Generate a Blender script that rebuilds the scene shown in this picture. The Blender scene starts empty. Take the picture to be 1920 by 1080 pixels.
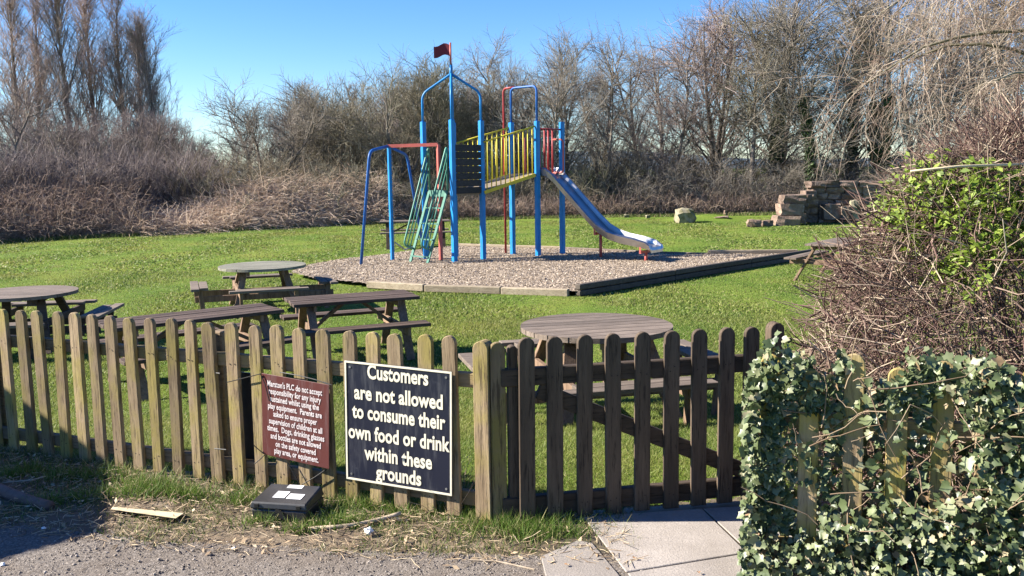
import bpy, bmesh, math, random
import numpy as np
from mathutils import Vector, Matrix

S = bpy.context.scene
C = S.collection
rad = math.radians
# ------------------------------------------------------------------ camera
F_PX, HC, HOR, ROLL = 1700.0, 1.69, 318.0, 0.014
PITCH = math.atan((540 - HOR) / F_PX)
cam_d = bpy.data.cameras.new('camera')
cam = bpy.data.objects.new('camera', cam_d); C.objects.link(cam); S.camera = cam
cam_d.sensor_width = 36.0; cam_d.lens = 36.0 * F_PX / 1920.0
cam_d.clip_start = 0.05; cam_d.clip_end = 6000
fw = Vector((0, math.cos(PITCH), -math.sin(PITCH)))
r0 = Vector((1, 0, 0)); u0 = Vector((0, math.sin(PITCH), math.cos(PITCH)))
rt = r0 * math.cos(ROLL) - u0 * math.sin(ROLL)
up = u0 * math.cos(ROLL) + r0 * math.sin(ROLL)
cm = Matrix((rt, up, -fw)).transposed().to_4x4(); cm.translation = (0, 0, HC)
cam.matrix_world = cm
# ------------------------------------------------------------------ light
SUN_EL, SUN_AZ = rad(32), rad(-1.0)       # light travels towards +X, turned very slightly to the camera
Ld = Vector((math.cos(SUN_AZ) * math.cos(SUN_EL), math.sin(SUN_AZ) * math.cos(SUN_EL), -math.sin(SUN_EL)))
w = bpy.data.worlds.new('World'); S.world = w; w.use_nodes = True
wn = w.node_tree.nodes; wl = w.node_tree.links
sky = wn.new('ShaderNodeTexSky'); sky.sky_type = 'NISHITA'; sky.sun_disc = False
sky.sun_elevation = SUN_EL
sky.sun_rotation = math.atan2(-Ld.x, -Ld.y)
sky.altitude = 0; sky.air_density = 1.0; sky.dust_density = 0.0; sky.ozone_density = 6.0
bg = wn['Background']; bg.inputs[1].default_value = 0.063
hsv = wn.new('ShaderNodeHueSaturation'); hsv.inputs['Saturation'].default_value = 1.2; hsv.inputs['Hue'].default_value = 0.512
wl.new(sky.outputs[0], hsv.inputs['Color']); wl.new(hsv.outputs[0], bg.inputs[0])
sl = bpy.data.lights.new('sun', 'SUN'); sl.energy = 5.0; sl.angle = rad(0.53); sl.color = (1, 0.93, 0.82)
so = bpy.data.objects.new('sun', sl); C.objects.link(so)
so.rotation_euler = Ld.to_track_quat('-Z', 'Y').to_euler()
S.view_settings.view_transform = 'Standard'; S.view_settings.look = 'None'
S.view_settings.exposure = 1.8; S.view_settings.gamma = 1
S.cycles.use_denoising = True
S.cycles.max_bounces = 6; S.cycles.transparent_max_bounces = 6

# ------------------------------------------------------------------ pixel to place
def ray(px, py):
    return fw * F_PX + rt * (px - 960) + up * (540 - py)
def sstep(t): t = max(0.0, min(1.0, t)); return t * t * (3 - 2 * t)
DROP = 0.45
def lawn_z(x, y):
    return -DROP * sstep((y - 4.7) / 4.0)
def at_z(px, py, z):
    d = ray(px, py); t = (z - HC) / d.z
    return Vector((d.x * t, d.y * t, z))
def at_y(px, py, y):
    d = ray(px, py); t = y / d.y
    return Vector((d.x * t, y, HC + d.z * t))
def lawn(px, py): return at_z(px, py, -DROP)

# ------------------------------------------------------------------ helpers: materials
def nn(nt, typ, **kw):
    n = nt.nodes.new(typ)
    for k, v in kw.items():
        if k.startswith('i_'):
            key = k[2:]
            key = int(key) if key.isdigit() else key.replace('_', ' ')
            n.inputs[key].default_value = v
        else: setattr(n, k, v)
    return n
def ramp(nt, src, stops):
    r = nn(nt, 'ShaderNodeValToRGB'); e = r.color_ramp.elements
    while len(e) < len(stops): e.new(0.5)
    for q, (p, c) in zip(e, stops):
        q.position = p; q.color = (*c, 1) if not isinstance(c, (int, float)) else (c, c, c, 1)
    nt.links.new(src, r.inputs[0]); return r.outputs[0]
def mixc(nt, fac, a, b, blend='MIX'):
    m = nn(nt, 'ShaderNodeMix', data_type='RGBA', blend_type=blend)
    for sck, v in ((m.inputs[0], fac), (m.inputs[6], a), (m.inputs[7], b)):
        if isinstance(v, (int, float)): sck.default_value = v
        elif isinstance(v, tuple): sck.default_value = (*v, 1)
        else: nt.links.new(v, sck)
    return m.outputs[2]
def newmat(name):
    m = bpy.data.materials.new(name); m.use_nodes = True
    nt = m.node_tree; b = nt.nodes['Principled BSDF']
    return m, nt, b
def coords(nt, scale=(1, 1, 1), kind='Object', rnd=True):
    tc = nn(nt, 'ShaderNodeTexCoord'); mp = nn(nt, 'ShaderNodeMapping')
    mp.inputs['Scale'].default_value = scale
    nt.links.new(tc.outputs[kind], mp.inputs[0])
    if rnd:
        oi = nn(nt, 'ShaderNodeObjectInfo'); ml = nn(nt, 'ShaderNodeMath', operation='MULTIPLY', i_1=37.0)
        nt.links.new(oi.outputs['Random'], ml.inputs[0]); nt.links.new(ml.outputs[0], mp.inputs['Location'])
    return mp.outputs[0]
def noise(nt, vec, scale, detail=4, rough=0.55):
    n = nn(nt, 'ShaderNodeTexNoise', i_Scale=scale, i_Detail=detail, i_Roughness=rough)
    nt.links.new(vec, n.inputs['Vector']); return n.outputs['Fac']
def bump(nt, b, h, strength, dist=0.01):
    n = nn(nt, 'ShaderNodeBump', i_Strength=strength, i_Distance=dist)
    nt.links.new(h, n.inputs['Height']); nt.links.new(n.outputs[0], b.inputs['Normal'])
def brightness_by_object(nt, col, lo, hi):
    oi = nn(nt, 'ShaderNodeObjectInfo'); mr = nn(nt, 'ShaderNodeMapRange', i_3=lo, i_4=hi)
    nt.links.new(oi.outputs['Random'], mr.inputs[0])
    hs = nn(nt, 'ShaderNodeHueSaturation'); nt.links.new(mr.outputs[0], hs.inputs['Value']); nt.links.new(col, hs.inputs['Color'])
    return hs.outputs[0]
def wood(name, ca, cb, axis=2, moss=None, moss_amt=0.5, lo=0.75, hi=1.2, crack=0.6, rough=0.8, fine=1.0):
    m, nt, b = newmat(name)
    sc = [14 * fine] * 3; sc[axis] = 1.1 * fine
    v = coords(nt, tuple(sc)); v1 = coords(nt)
    n1 = noise(nt, v, 1.6, 6, 0.65); n2 = noise(nt, v, 5.0, 4, 0.7)
    col = ramp(nt, n1, [(0.3, ca), (0.7, cb)])
    if moss:
        n3 = noise(nt, v1, 3.2, 5, 0.6)
        col = mixc(nt, ramp(nt, n3, [(0.62 - moss_amt * .35, 0.0), (0.75 - moss_amt * .25, 0.85)]), col, moss)
    n4 = noise(nt, v1, 1.5, 3)
    col = mixc(nt, ramp(nt, n4, [(0.35, 0.35), (0.65, 0.0)]), col, tuple(c * 0.55 for c in ca))
    col = mixc(nt, ramp(nt, n2, [(0.36, crack), (0.47, 0.0)]), col, tuple(c * 0.3 for c in ca))
    col = brightness_by_object(nt, col, lo, hi)
    nt.links.new(col, b.inputs['Base Color']); b.inputs['Roughness'].default_value = rough
    b.inputs['Specular IOR Level'].default_value = 0.25
    bump(nt, b, n2, 0.6, 0.006)
    return m
def plain(name, c, rough=0.5, c2=None, nscale=8, spec=0.4, metal=0.0, bumps=0.0, lo=1, hi=1, stretch=(1, 1, 1)):
    m, nt, b = newmat(name)
    v = coords(nt, stretch, rnd=False); n = noise(nt, v, nscale, 5, 0.6)
    col = ramp(nt, n, [(0.35, c), (0.65, c2 or tuple(x * 0.8 for x in c))])
    if lo != hi: col = brightness_by_object(nt, col, lo, hi)
    nt.links.new(col, b.inputs['Base Color'])
    b.inputs['Roughness'].default_value = rough; b.inputs['Metallic'].default_value = metal
    b.inputs['Specular IOR Level'].default_value = spec
    if bumps: bump(nt, b, n, bumps, 0.01)
    return m
def islands(name, stops, rough=0.7, trans=0.0, spec=0.3, patch=None):
    """colour picked per blade, leaf, chip or twig"""
    m, nt, b = newmat(name)
    g = nn(nt, 'ShaderNodeNewGeometry')
    col = ramp(nt, g.outputs['Random Per Island'], stops)
    if patch:
        v = coords(nt, rnd=False); n = noise(nt, v, patch[0], 4, 0.6)
        col = mixc(nt, ramp(nt, n, [(patch[1], 0.0), (patch[2], patch[4])]), col, patch[3])
    nt.links.new(col, b.inputs['Base Color']); b.inputs['Roughness'].default_value = rough
    b.inputs['Specular IOR Level'].default_value = spec
    if trans:
        t = nn(nt, 'ShaderNodeBsdfTranslucent'); nt.links.new(col, t.inputs[0])
        mx = nn(nt, 'ShaderNodeMixShader', i_0=trans)
        nt.links.new(b.outputs[0], mx.inputs[1]); nt.links.new(t.outputs[0], mx.inputs[2])
        nt.links.new(mx.outputs[0], nt.nodes['Material Output'].inputs[0])
    return m

def paint(name, c, rough=0.45, wear=(0.12, 0.09, 0.07), amt=0.5, fade=0.25):
    m, nt, b = newmat(name); v = coords(nt, rnd=False); vs_ = coords(nt, (9, 9, 1.2), rnd=False)
    col = ramp(nt, noise(nt, v, 2.2, 5, .6), [(0.35, c), (0.65, tuple(x * (1 - fade) for x in c))])
    col = mixc(nt, ramp(nt, noise(nt, vs_, 3.0, 5, .7), [(0.50, 0.0), (0.72, .35)]), col, tuple(min(1, x * .6 + .12) for x in c))
    col = mixc(nt, ramp(nt, noise(nt, v, 16, 6, .75), [(0.62, 0.0), (0.68, amt)]), col, wear)
    nt.links.new(col, b.inputs['Base Color']); b.inputs['Roughness'].default_value = rough; b.inputs['Specular IOR Level'].default_value = .3
    return m
MAT = {}
MAT['fence'] = wood('fence_wood', (0.165, 0.112, 0.066), (0.35, 0.265, 0.16), 2, (0.25, 0.205, 0.05), 0.52, 0.7, 1.25, crack=0.75)
MAT['fence_x'] = wood('fence_rail_wood', (0.14, 0.10, 0.06), (0.28, 0.205, 0.13), 0, (0.20, 0.16, 0.05), 0.4)
MAT['gate'] = wood('gate_wood', (0.055, 0.039, 0.027), (0.13, 0.094, 0.064), 2, None, 0, 0.8, 1.25, crack=0.8)  # gate and rail colours: dark stain, deepened for the unlit front
MAT['gate_x'] = wood('gate_rail_wood', (0.045, 0.032, 0.022), (0.10, 0.072, 0.052), 0, None, 0, 0.8, 1.2, crack=0.8)
MAT['mossy'] = wood('mossy_fence_wood', (0.26, 0.185, 0.11), (0.40, 0.30, 0.19), 2, (0.38, 0.30, 0.05), 0.55, 0.85, 1.15)
MAT['table'] = wood('table_wood', (0.11, 0.085, 0.066), (0.225, 0.18, 0.145), 0, None, 0, 0.8, 1.15)
MAT['table_dark'] = wood('stained_table_wood', (0.055, 0.037, 0.028), (0.115, 0.080, 0.062), 0, None, 0, 0.8, 1.2)
MAT['table_leg'] = wood('table_leg_wood', (0.15, 0.095, 0.06), (0.29, 0.195, 0.13), 2, None, 0, 0.8, 1.15)
MAT['table_grey'] = wood('lichen_table_wood', (0.15, 0.14, 0.11), (0.27, 0.26, 0.20), 0, (0.20, 0.21, 0.15), 0.25, 0.85, 1.1)
MAT['edging'] = wood('edging_timber', (0.26, 0.205, 0.14), (0.42, 0.35, 0.25), 0, None, 0, 0.8, 1.15)
MAT['edging_shade_toned'] = wood('shade_toned_edging_timber', (0.05, 0.04, 0.032), (0.115, 0.095, 0.078), 0, None, 0, 0.8, 1.2)  # wood colour darkened to carry the shade on the edging's sunless side
MAT['blue'] = paint('blue_paint', (0.006, 0.20, 0.52))
MAT['blue2'] = paint('deep_blue_paint', (0.01, 0.10, 0.36))
MAT['red'] = paint('faded_red_paint', (0.45, 0.105, 0.085))
MAT['red2'] = paint('red_paint', (0.30, 0.028, 0.03))
MAT['flag'] = plain('flag_paint', (0.15, 0.008, 0.022), 0.6, (0.12, 0.008, 0.02), 6)
MAT['yellow'] = paint('yellow_paint', (0.55, 0.46, 0.035))
MAT['green'] = paint('green_paint', (0.07, 0.24, 0.17))
MAT['pale_green'] = plain('worn_green_paint', (0.115, 0.225, 0.18), 0.75, (0.07, 0.17, 0.13), 9, 0.12)
MAT['black_ply'] = wood('black_panel_wood', (0.012, 0.012, 0.014), (0.03, 0.03, 0.034), 0, None, 0, 0.8, 1.4, rough=0.55)
MAT['deck'] = plain('deck_boards', (0.20, 0.16, 0.11), 0.7, (0.14, 0.11, 0.08), 9)
MAT['steel'] = plain('slide_steel', (0.50, 0.49, 0.48), 0.33, (0.40, 0.39, 0.38), 4, 0.5, 1.0)
MAT['steel_dull'] = plain('dull_steel', (0.35, 0.35, 0.35), 0.45, (0.25, 0.24, 0.23), 14, 0.5, 0.8)
MAT['chain'] = plain('chain_steel', (0.4, 0.38, 0.36), 0.5, (0.3, 0.27, 0.25), 40, 0.5, 0.7)
MAT['black'] = plain('black_plastic', (0.020, 0.021, 0.024), 0.42, (0.028, 0.028, 0.03), 30, 0.45, bumps=0.05)
MAT['tie'] = plain('black_cable_tie', (0.012, 0.012, 0.012), 0.5)
MAT['sticker'] = plain('white_sticker', (0.75, 0.75, 0.76), 0.5, (0.68, 0.68, 0.7), 30)
MAT['sign_navy'] = paint('navy_sign', (0.013, 0.015, 0.028), 0.34, (0.10, 0.10, 0.11), 0.22, 0.1)
MAT['cream'] = plain('cream_letters', (0.66, 0.62, 0.49), 0.55, (0.60, 0.56, 0.44), 25)
MAT['sign_brown'] = paint('maroon_sign', (0.088, 0.025, 0.022), 0.45, (0.16, 0.09, 0.08), 0.2, 0.1)
MAT['white_text'] = plain('white_letters', (0.55, 0.50, 0.50), 0.55, (0.49, 0.44, 0.44), 25)
MAT['paper'] = plain('white_paper', (0.8, 0.8, 0.78), 0.8, (0.7, 0.7, 0.68), 30)
MAT['bark'] = plain('bark_grey_brown', (0.11, 0.09, 0.074), 0.9, (0.21, 0.18, 0.15), 3, 0.2, lo=.8, hi=1.2)
MAT['twig'] = islands('twigs_brown', [(0, (0.12, 0.1, 0.082)), (0.5, (0.22, 0.192, 0.162)), (1, (0.36, 0.325, 0.28))], 0.9, 0.12, 0.15)
MAT['twig_purple'] = islands('twigs_purple_brown', [(0, (0.12, 0.095, 0.09)), (0.5, (0.215, 0.175, 0.165)), (1, (0.32, 0.27, 0.25))], 0.9, 0.12, 0.15)
MAT['twig_red'] = islands('twigs_reddish', [(0, (0.22, 0.16, 0.145)), (0.5, (0.34, 0.26, 0.235)), (1, (0.46, 0.38, 0.345))], 0.9, 0.12, 0.15)
MAT['twig_olive'] = islands('twigs_olive', [(0, (0.12, 0.105, 0.072)), (0.5, (0.215, 0.193, 0.14)), (1, (0.335, 0.305, 0.235))], 0.9, 0.12, 0.15)
MAT['twig_pale'] = islands('twigs_pale', [(0, (0.13, 0.085, 0.07)), (0.5, (0.26, 0.20, 0.155)), (1, (0.44, 0.37, 0.29))], 0.85, spec=0.15)
MAT['hedge_twig'] = islands('hedge_twigs', [(0, (0.075, 0.042, 0.038)), (0.45, (0.15, 0.095, 0.078)), (0.8, (0.27, 0.20, 0.15)), (1, (0.42, 0.35, 0.26))], 0.85, spec=0.2)
MAT['bramble'] = islands('bramble_stems', [(0, (0.16, 0.11, 0.09)), (0.5, (0.3, 0.22, 0.175)), (1, (0.46, 0.36, 0.285))], 0.9, 0.12, 0.15)
MAT['straw'] = islands('dead_straw', [(0, (0.36, 0.26, 0.195)), (0.5, (0.62, 0.48, 0.37)), (1, (0.80, 0.67, 0.54))], 0.9, 0.25, 0.15)
MAT['scrub'] = islands('scrub_stems', [(0, (0.09, 0.072, 0.045)), (0.5, (0.16, 0.13, 0.085)), (1, (0.26, 0.205, 0.145))], 0.9, 0.12, 0.15)
MAT['ivy'] = islands('ivy_leaves', [(0, (0.04, 0.06, 0.025)), (0.45, (0.095, 0.122, 0.052)), (0.8, (0.165, 0.188, 0.095)), (0.94, (0.25, 0.25, 0.155)), (0.97, (0.29, 0.25, 0.15)), (1, (0.22, 0.13, 0.07))], 0.42, 0.12, 0.4)
MAT['ivy_dark'] = islands('ivy_on_trunks', [(0, (0.025, 0.05, 0.015)), (0.6, (0.055, 0.09, 0.028)), (1, (0.10, 0.14, 0.05))], 0.5, 0.1, 0.3)
MAT['fresh'] = islands('fresh_green_leaves', [(0, (0.08, 0.125, 0.014)), (0.6, (0.17, 0.245, 0.03)), (1, (0.30, 0.36, 0.075))], 0.5, 0.35, 0.3)
MAT['ivy_stem'] = islands('ivy_stems', [(0, (0.10, 0.065, 0.042)), (1, (0.28, 0.21, 0.14))], 0.85)
MAT['grass'] = islands('grass_blades', [(0, (0.092, 0.142, 0.028)), (0.5, (0.150, 0.202, 0.042)), (0.9, (0.222, 0.262, 0.068)), (0.96, (0.31, 0.28, 0.13)), (1, (0.38, 0.32, 0.18))], 0.55, 0.42, 0.25, patch=(0.55, 0.38, 0.68, (0.255, 0.238, 0.07), 0.6))
MAT['verge_grass'] = islands('verge_blades', [(0, (0.055, 0.10, 0.016)), (0.55, (0.11, 0.165, 0.03)), (0.75, (0.22, 0.20, 0.08)), (1, (0.44, 0.36, 0.21))], 0.65, 0.3, 0.25)
MAT['tuft'] = islands('tuft_blades', [(0, (0.06, 0.12, 0.016)), (0.8, (0.13, 0.20, 0.035)), (1, (0.40, 0.34, 0.17))], 0.6, 0.3, 0.25)
MAT['litter'] = islands('dry_litter', [(0, (0.16, 0.11, 0.07)), (0.5, (0.33, 0.24, 0.15)), (1, (0.55, 0.45, 0.30))], 0.9)
MAT['pebble'] = islands('pebbles', [(0, (0.11, 0.09, 0.075)), (0.6, (0.21, 0.18, 0.155)), (1, (0.36, 0.32, 0.28))], 0.85)
MAT['chips'] = islands('wood_chips', [(0, (0.135, 0.102, 0.072)), (0.5, (0.32, 0.255, 0.188)), (1, (0.55, 0.46, 0.36))], 0.9)
MAT['leaf_litter'] = islands('fallen_leaves', [(0, (0.10, 0.055, 0.03)), (0.6, (0.26, 0.15, 0.08)), (1, (0.40, 0.27, 0.16))], 0.8)

# ------------------------------------------------------------------ helpers: meshes and objects
def np_mesh(name, V, faces):
    """V (n,3); faces: list of integer arrays (m,k)"""
    me = bpy.data.meshes.new(name)
    V = np.asarray(V, np.float32)
    me.vertices.add(len(V)); me.vertices.foreach_set('co', V.ravel())
    loops = np.concatenate([f.ravel() for f in faces]).astype(np.int32)
    tot = np.concatenate([np.full(len(f), f.shape[1], np.int32) for f in faces])
    st = np.concatenate([[0], np.cumsum(tot)[:-1]]).astype(np.int32)
    me.loops.add(len(loops)); me.loops.foreach_set('vertex_index', loops)
    me.polygons.add(len(tot)); me.polygons.foreach_set('loop_start', st); me.polygons.foreach_set('loop_total', tot)
    me.update(calc_edges=True)
    return me
def link(name, me, mat, parent=None, kind=None, loc=None, rot=None):
    o = bpy.data.objects.new(name, me); C.objects.link(o)
    if mat is not None and me is not None and len(me.materials) == 0: me.materials.append(mat)
    if parent is not None: o.parent = parent
    if loc is not None: o.location = loc
    if rot is not None: o.rotation_euler = rot
    if kind: o['kind'] = kind
    return o
def tag(o, label, cat, group=None):
    o['label'] = label; o['category'] = cat
    if group: o['group'] = group
    return o
def thing(name, label, cat, loc=(0, 0, 0), rotz=0.0, group=None):
    o = bpy.data.objects.new(name, None); C.objects.link(o)
    o.location = loc; o.rotation_euler = (0, 0, rotz); o.empty_display_size = 0.2
    return tag(o, label, cat, group)
def rootinv(root):
    return (Matrix.Translation(root.location) @ Matrix.Rotation(root.rotation_euler.z, 4, 'Z')).inverted()
class MB:
    def __init__(s): s.v = []; s.f = []
    def add(s, vs, fs):
        n = len(s.v); s.v += [Vector(p) for p in vs]; s.f += [[i + n for i in f] for f in fs]; return s
    def box(s, c, size, M=None):
        c = Vector(c); hx, hy, hz = [k / 2 for k in size]
        vs = [Vector((x, y, z)) for x in (-hx, hx) for y in (-hy, hy) for z in (-hz, hz)]
        if M is not None: vs = [M @ p for p in vs]
        return s.add([p + c for p in vs], [(0, 1, 3, 2), (4, 6, 7, 5), (0, 4, 5, 1), (2, 3, 7, 6), (0, 2, 6, 4), (1, 5, 7, 3)])
    def beam(s, p0, p1, wd, ht, upv=(0, 0, 1)):
        p0, p1 = Vector(p0), Vector(p1); d = p1 - p0; L = d.length; d.normalize()
        sd = d.cross(Vector(upv)).normalized(); u = sd.cross(d).normalized()
        M = Matrix((d, sd, u)).transposed()
        return s.box((p0 + p1) / 2, (L, wd, ht), M)
    def prism(s, poly, vec):
        poly = [Vector(p) for p in poly]; vec = Vector(vec); n = len(poly)
        return s.add(poly + [p + vec for p in poly], [list(range(n))[::-1], list(range(n, 2 * n))] + [(i, (i + 1) % n, n + (i + 1) % n, n + i) for i in range(n)])
    def tube(s, pts, r, sides=8, cap=True):
        pts = [Vector(p) for p in pts]; n = len(pts)
        rs = r if isinstance(r, (list, tuple)) else [r] * n
        vs = []; prev = None
        for i, p in enumerate(pts):
            t = (pts[min(i + 1, n - 1)] - pts[max(i - 1, 0)]).normalized()
            if prev is None:
                a = t.orthogonal().normalized()
            else:
                a = (prev - t * prev.dot(t)).normalized()
            prev = a; b = t.cross(a)
            for k in range(sides):
                q = 2 * math.pi * k / sides
                vs.append(p + (a * math.cos(q) + b * math.sin(q)) * rs[i])
        fs = [(i * sides + k, i * sides + (k + 1) % sides, (i + 1) * sides + (k + 1) % sides, (i + 1) * sides + k) for i in range(n - 1) for k in range(sides)]
        if cap: fs += [list(range(sides))[::-1], list(range((n - 1) * sides, n * sides))]
        return s.add(vs, fs)
    def mesh(s, name, M=None, bevel=0.0, smooth=False):
        me = bpy.data.meshes.new(name)
        vs = [(M @ p) if M is not None else p for p in s.v]
        me.from_pydata([tuple(p) for p in vs], [], s.f)
        bm = bmesh.new(); bm.from_mesh(me)
        bmesh.ops.recalc_face_normals(bm, faces=bm.faces)
        if bevel: bmesh.ops.bevel(bm, geom=bm.edges[:], offset=bevel, segments=1, affect='EDGES', profile=0.6)
        bm.to_mesh(me); bm.free()
        if smooth:
            me.polygons.foreach_set('use_smooth', [True] * len(me.polygons))
        return me
    def build(s, name, mat, parent=None, M=None, bevel=0.0, smooth=False, kind=None):
        return link(name, s.mesh(name, M, bevel, smooth), MAT[mat], parent, kind)
def bend(pts, r=0.1, n=5):
    """round the corners of a polyline"""
    pts = [Vector(p) for p in pts]; out = [pts[0]]
    for a, b, c in zip(pts, pts[1:], pts[2:]):
        d1 = (a - b); d2 = (c - b); k = min(r, d1.length * .49, d2.length * .49)
        p = b + d1.normalized() * k; q = b + d2.normalized() * k
        for i in range(n + 1):
            t = i / n; out.append(p * (1 - t) ** 2 + b * 2 * t * (1 - t) + q * t * t)
    return out + [pts[-1]]
def copy_tree(o, parent=None):
    c = o.copy(); C.objects.link(c)
    if parent is not None: c.parent = parent
    for ch in list(o.children): copy_tree(ch, c)
    return c
rng = np.random.default_rng(7); R = random.Random(5)
def norm(a): return a / np.maximum(np.linalg.norm(a, axis=-1, keepdims=True), 1e-9)
def np_tubes(P, Rr, sides=3):
    """P (N,K,3) polylines, Rr (N,K) radii -> verts, [quads]"""
    N, K, _ = P.shape
    d = norm(P[:, -1] - P[:, 0]); ref = np.where(np.abs(d[:, 2:3]) > 0.9, [[1., 0, 0]], [[0, 0, 1.]])
    a = norm(np.cross(d, ref)); b = np.cross(d, a)
    q = 2 * np.pi * np.arange(sides) / sides
    ring = a[:, None, None] * np.cos(q)[None, None, :, None] + b[:, None, None] * np.sin(q)[None, None, :, None]
    V = P[:, :, None] + ring * Rr[:, :, None, None]
    idx = np.arange(N * K * sides).reshape(N, K, sides)
    i0 = idx[:, :-1]; i1 = idx[:, 1:]
    Fq = np.stack([i0, np.roll(i0, -1, 2), np.roll(i1, -1, 2), i1], -1).reshape(-1, 4)
    return V.reshape(-1, 3), Fq
def join_np(parts):
    V = []; Q = []; n = 0
    for v, f in parts:
        V.append(v); Q.append(f + n); n += len(v)
    return np.concatenate(V), [np.concatenate(Q)]
def poly_np(g, start, d, L, K, wig, upk, droop=0.0):
    P = [start]; d = norm(d)
    for k in range(K):
        d = norm(d + g.normal(0, wig, d.shape) + np.array([0, 0, 1.0]) * (upk - droop * (k / K)))
        P.append(P[-1] + d * (L / K)[:, None])
    return np.stack(P, 1)
def children_np(g, P, L, n, t0, t1, a0, a1):
    N, K1, _ = P.shape
    i = np.repeat(np.arange(N), n); t = g.uniform(t0, t1, len(i)) * (K1 - 1) * 0.9999
    k = np.floor(t).astype(int); fr = (t - k)[:, None]
    pos = P[i, k] * (1 - fr) + P[i, k + 1] * fr
    tan = norm(P[i, k + 1] - P[i, k])
    pr = g.normal(0, 1, tan.shape); pr = norm(pr - tan * np.sum(pr * tan, 1, keepdims=True))
    a = g.uniform(a0, a1, len(i))[:, None]
    return i, t / (K1 - 1), pos, tan * np.cos(a) + pr * np.sin(a)
def tri_leaves(g, pos, size, nrm=None, shape='leaf', spread=1.0):
    """one flat leaf (two triangles as a quad) per position"""
    N = len(pos)
    n = norm(g.normal(0, 1, (N, 3)) if nrm is None else nrm + g.normal(0, spread, (N, 3)))
    a = norm(np.cross(n, g.normal(0, 1, (N, 3)))); b = np.cross(n, a)
    s = size if isinstance(size, np.ndarray) else np.full(N, size)
    s = s[:, None]
    V = np.stack([pos - a * s, pos + b * s * .45 + n * s * .12, pos + a * s, pos - b * s * .45 + n * s * .12], 1).reshape(-1, 3)
    return V, np.arange(N * 4).reshape(N, 4)
def blades(g, xy, zf, h, wd, lean=0.5):
    N = len(xy); z = zf(xy)
    th = g.uniform(0, 2 * np.pi, N); c, s_ = np.cos(th), np.sin(th)
    base = np.column_stack([xy, z])
    sd = np.column_stack([c, s_, np.zeros(N)]) * (wd / 2)[:, None]
    ln = g.normal(0, lean, (N, 2)) * h[:, None]
    tip = base + np.column_stack([ln, h * g.uniform(.75, 1.0, N)])
    base[:, 2] -= 0.006
    V = np.stack([base - sd, base + sd, tip], 1).reshape(-1, 3)
    return V, np.arange(N * 3).reshape(N, 3)
def in_poly(xy, poly):
    x, y = xy[:, 0], xy[:, 1]; ins = np.zeros(len(xy), bool); n = len(poly); j = n - 1
    for i in range(n):
        xi, yi = poly[i]; xj, yj = poly[j]
        c = ((yi > y) != (yj > y)) & (x < (xj - xi) * (y - yi) / (yj - yi + 1e-12) + xi)
        ins ^= c; j = i
    return ins
def lawn_z_np(xy):
    t = np.clip((xy[:, 1] - 4.7) / 4.0, 0, 1); return -DROP * t * t * (3 - 2 * t)
def dist_to_seg(xy, a, b):
    a = np.array(a[:2]); b = np.array(b[:2]); d = b - a
    t = np.clip(((xy - a) @ d) / (d @ d), 0, 1)
    return np.linalg.norm(xy - (a + t[:, None] * d), axis=1)

# ================================================================== SETTING
# ------------------------------------------------------------------ chip area outline (on the lawn)
CHZ = -DROP + 0.10
chip_px = [(1083, 545), (940, 541), (797, 537), (690, 531), (600, 521), (548, 511), (556, 501), (600, 493), (660, 483), (740, 473), (860, 461), (960, 463), (1060, 467), (1216, 474), (1330, 477), (1522, 476)]
chip_poly = [tuple(at_z(x, y, CHZ)[:2]) for x, y in chip_px]
# ------------------------------------------------------------------ fence lines
G0 = at_z(908, 984, 0); FL = at_z(288, 890, 0)
fdir = (FL - G0).normalized(); fn = Vector((fdir.y, -fdir.x, 0));  fn = fn if fn.y < 0 else -fn
GA = at_z(984, 988, 0); GB = at_z(1360, 952, 0)
gdir = (GB - GA).normalized(); gn = Vector((gdir.y, -gdir.x, 0)); gn = gn if gn.y < 0 else -gn

# lawn sheet
xs = np.unique(np.concatenate([np.linspace(-900, -40, 18), np.linspace(-40, 40, 161), np.linspace(40, 900, 18)]))
ys = np.unique(np.concatenate([np.linspace(-60, 0, 8), np.linspace(0, 45, 181), np.linspace(45, 120, 26), np.linspace(120, 1500, 14)]))
gx, gy = np.meshgrid(xs, ys); xy = np.column_stack([gx.ravel(), gy.ravel()])
gz = lawn_z_np(xy) + 0.012 * np.sin(xy[:, 0] * 1.7 + np.sin(xy[:, 1] * .9)) * np.clip((xy[:, 1] - 6) / 4, 0, 1)
mnd = at_z(1330, 412, -DROP); gz += 0.22 * np.exp(-(((xy[:, 0] - mnd.x) / 1.3) ** 2 + ((xy[:, 1] - mnd.y) / .9) ** 2))
idx = np.arange(len(xy)).reshape(len(ys), len(xs))
Fq = np.stack([idx[:-1, :-1], idx[:-1, 1:], idx[1:, 1:], idx[1:, :-1]], -1).reshape(-1, 4)
m, nt, b = newmat('lawn_ground')
v = coords(nt, rnd=False)
col = ramp(nt, noise(nt, v, 0.55, 4, .6), [(0.35, (0.09, 0.155, 0.020)), (0.55, (0.14, 0.20, 0.028)), (0.75, (0.21, 0.23, 0.045))])
col = mixc(nt, ramp(nt, noise(nt, v, 22, 5, .7), [(0.3, .7), (0.6, 0.0)]), col, (0.045, 0.075, 0.014))
col = mixc(nt, ramp(nt, noise(nt, v, .8, 5, .65), [(0.60, 0.0), (0.72, .7)]), col, (0.15, 0.11, 0.05))
col = mixc(nt, ramp(nt, noise(nt, v, 60, 3, .7), [(0.55, 0.0), (0.8, .5)]), col, (0.20, 0.26, 0.06))
nt.links.new(col, b.inputs['Base Color']); b.inputs['Roughness'].default_value = .95; b.inputs['Specular IOR Level'].default_value = .1
bump(nt, b, noise(nt, v, 45, 4, .7), 0.9, 0.03)
lawn_o = link('lawn', np_mesh('lawn', np.column_stack([xy, gz]), [Fq]), m, kind='structure')
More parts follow.
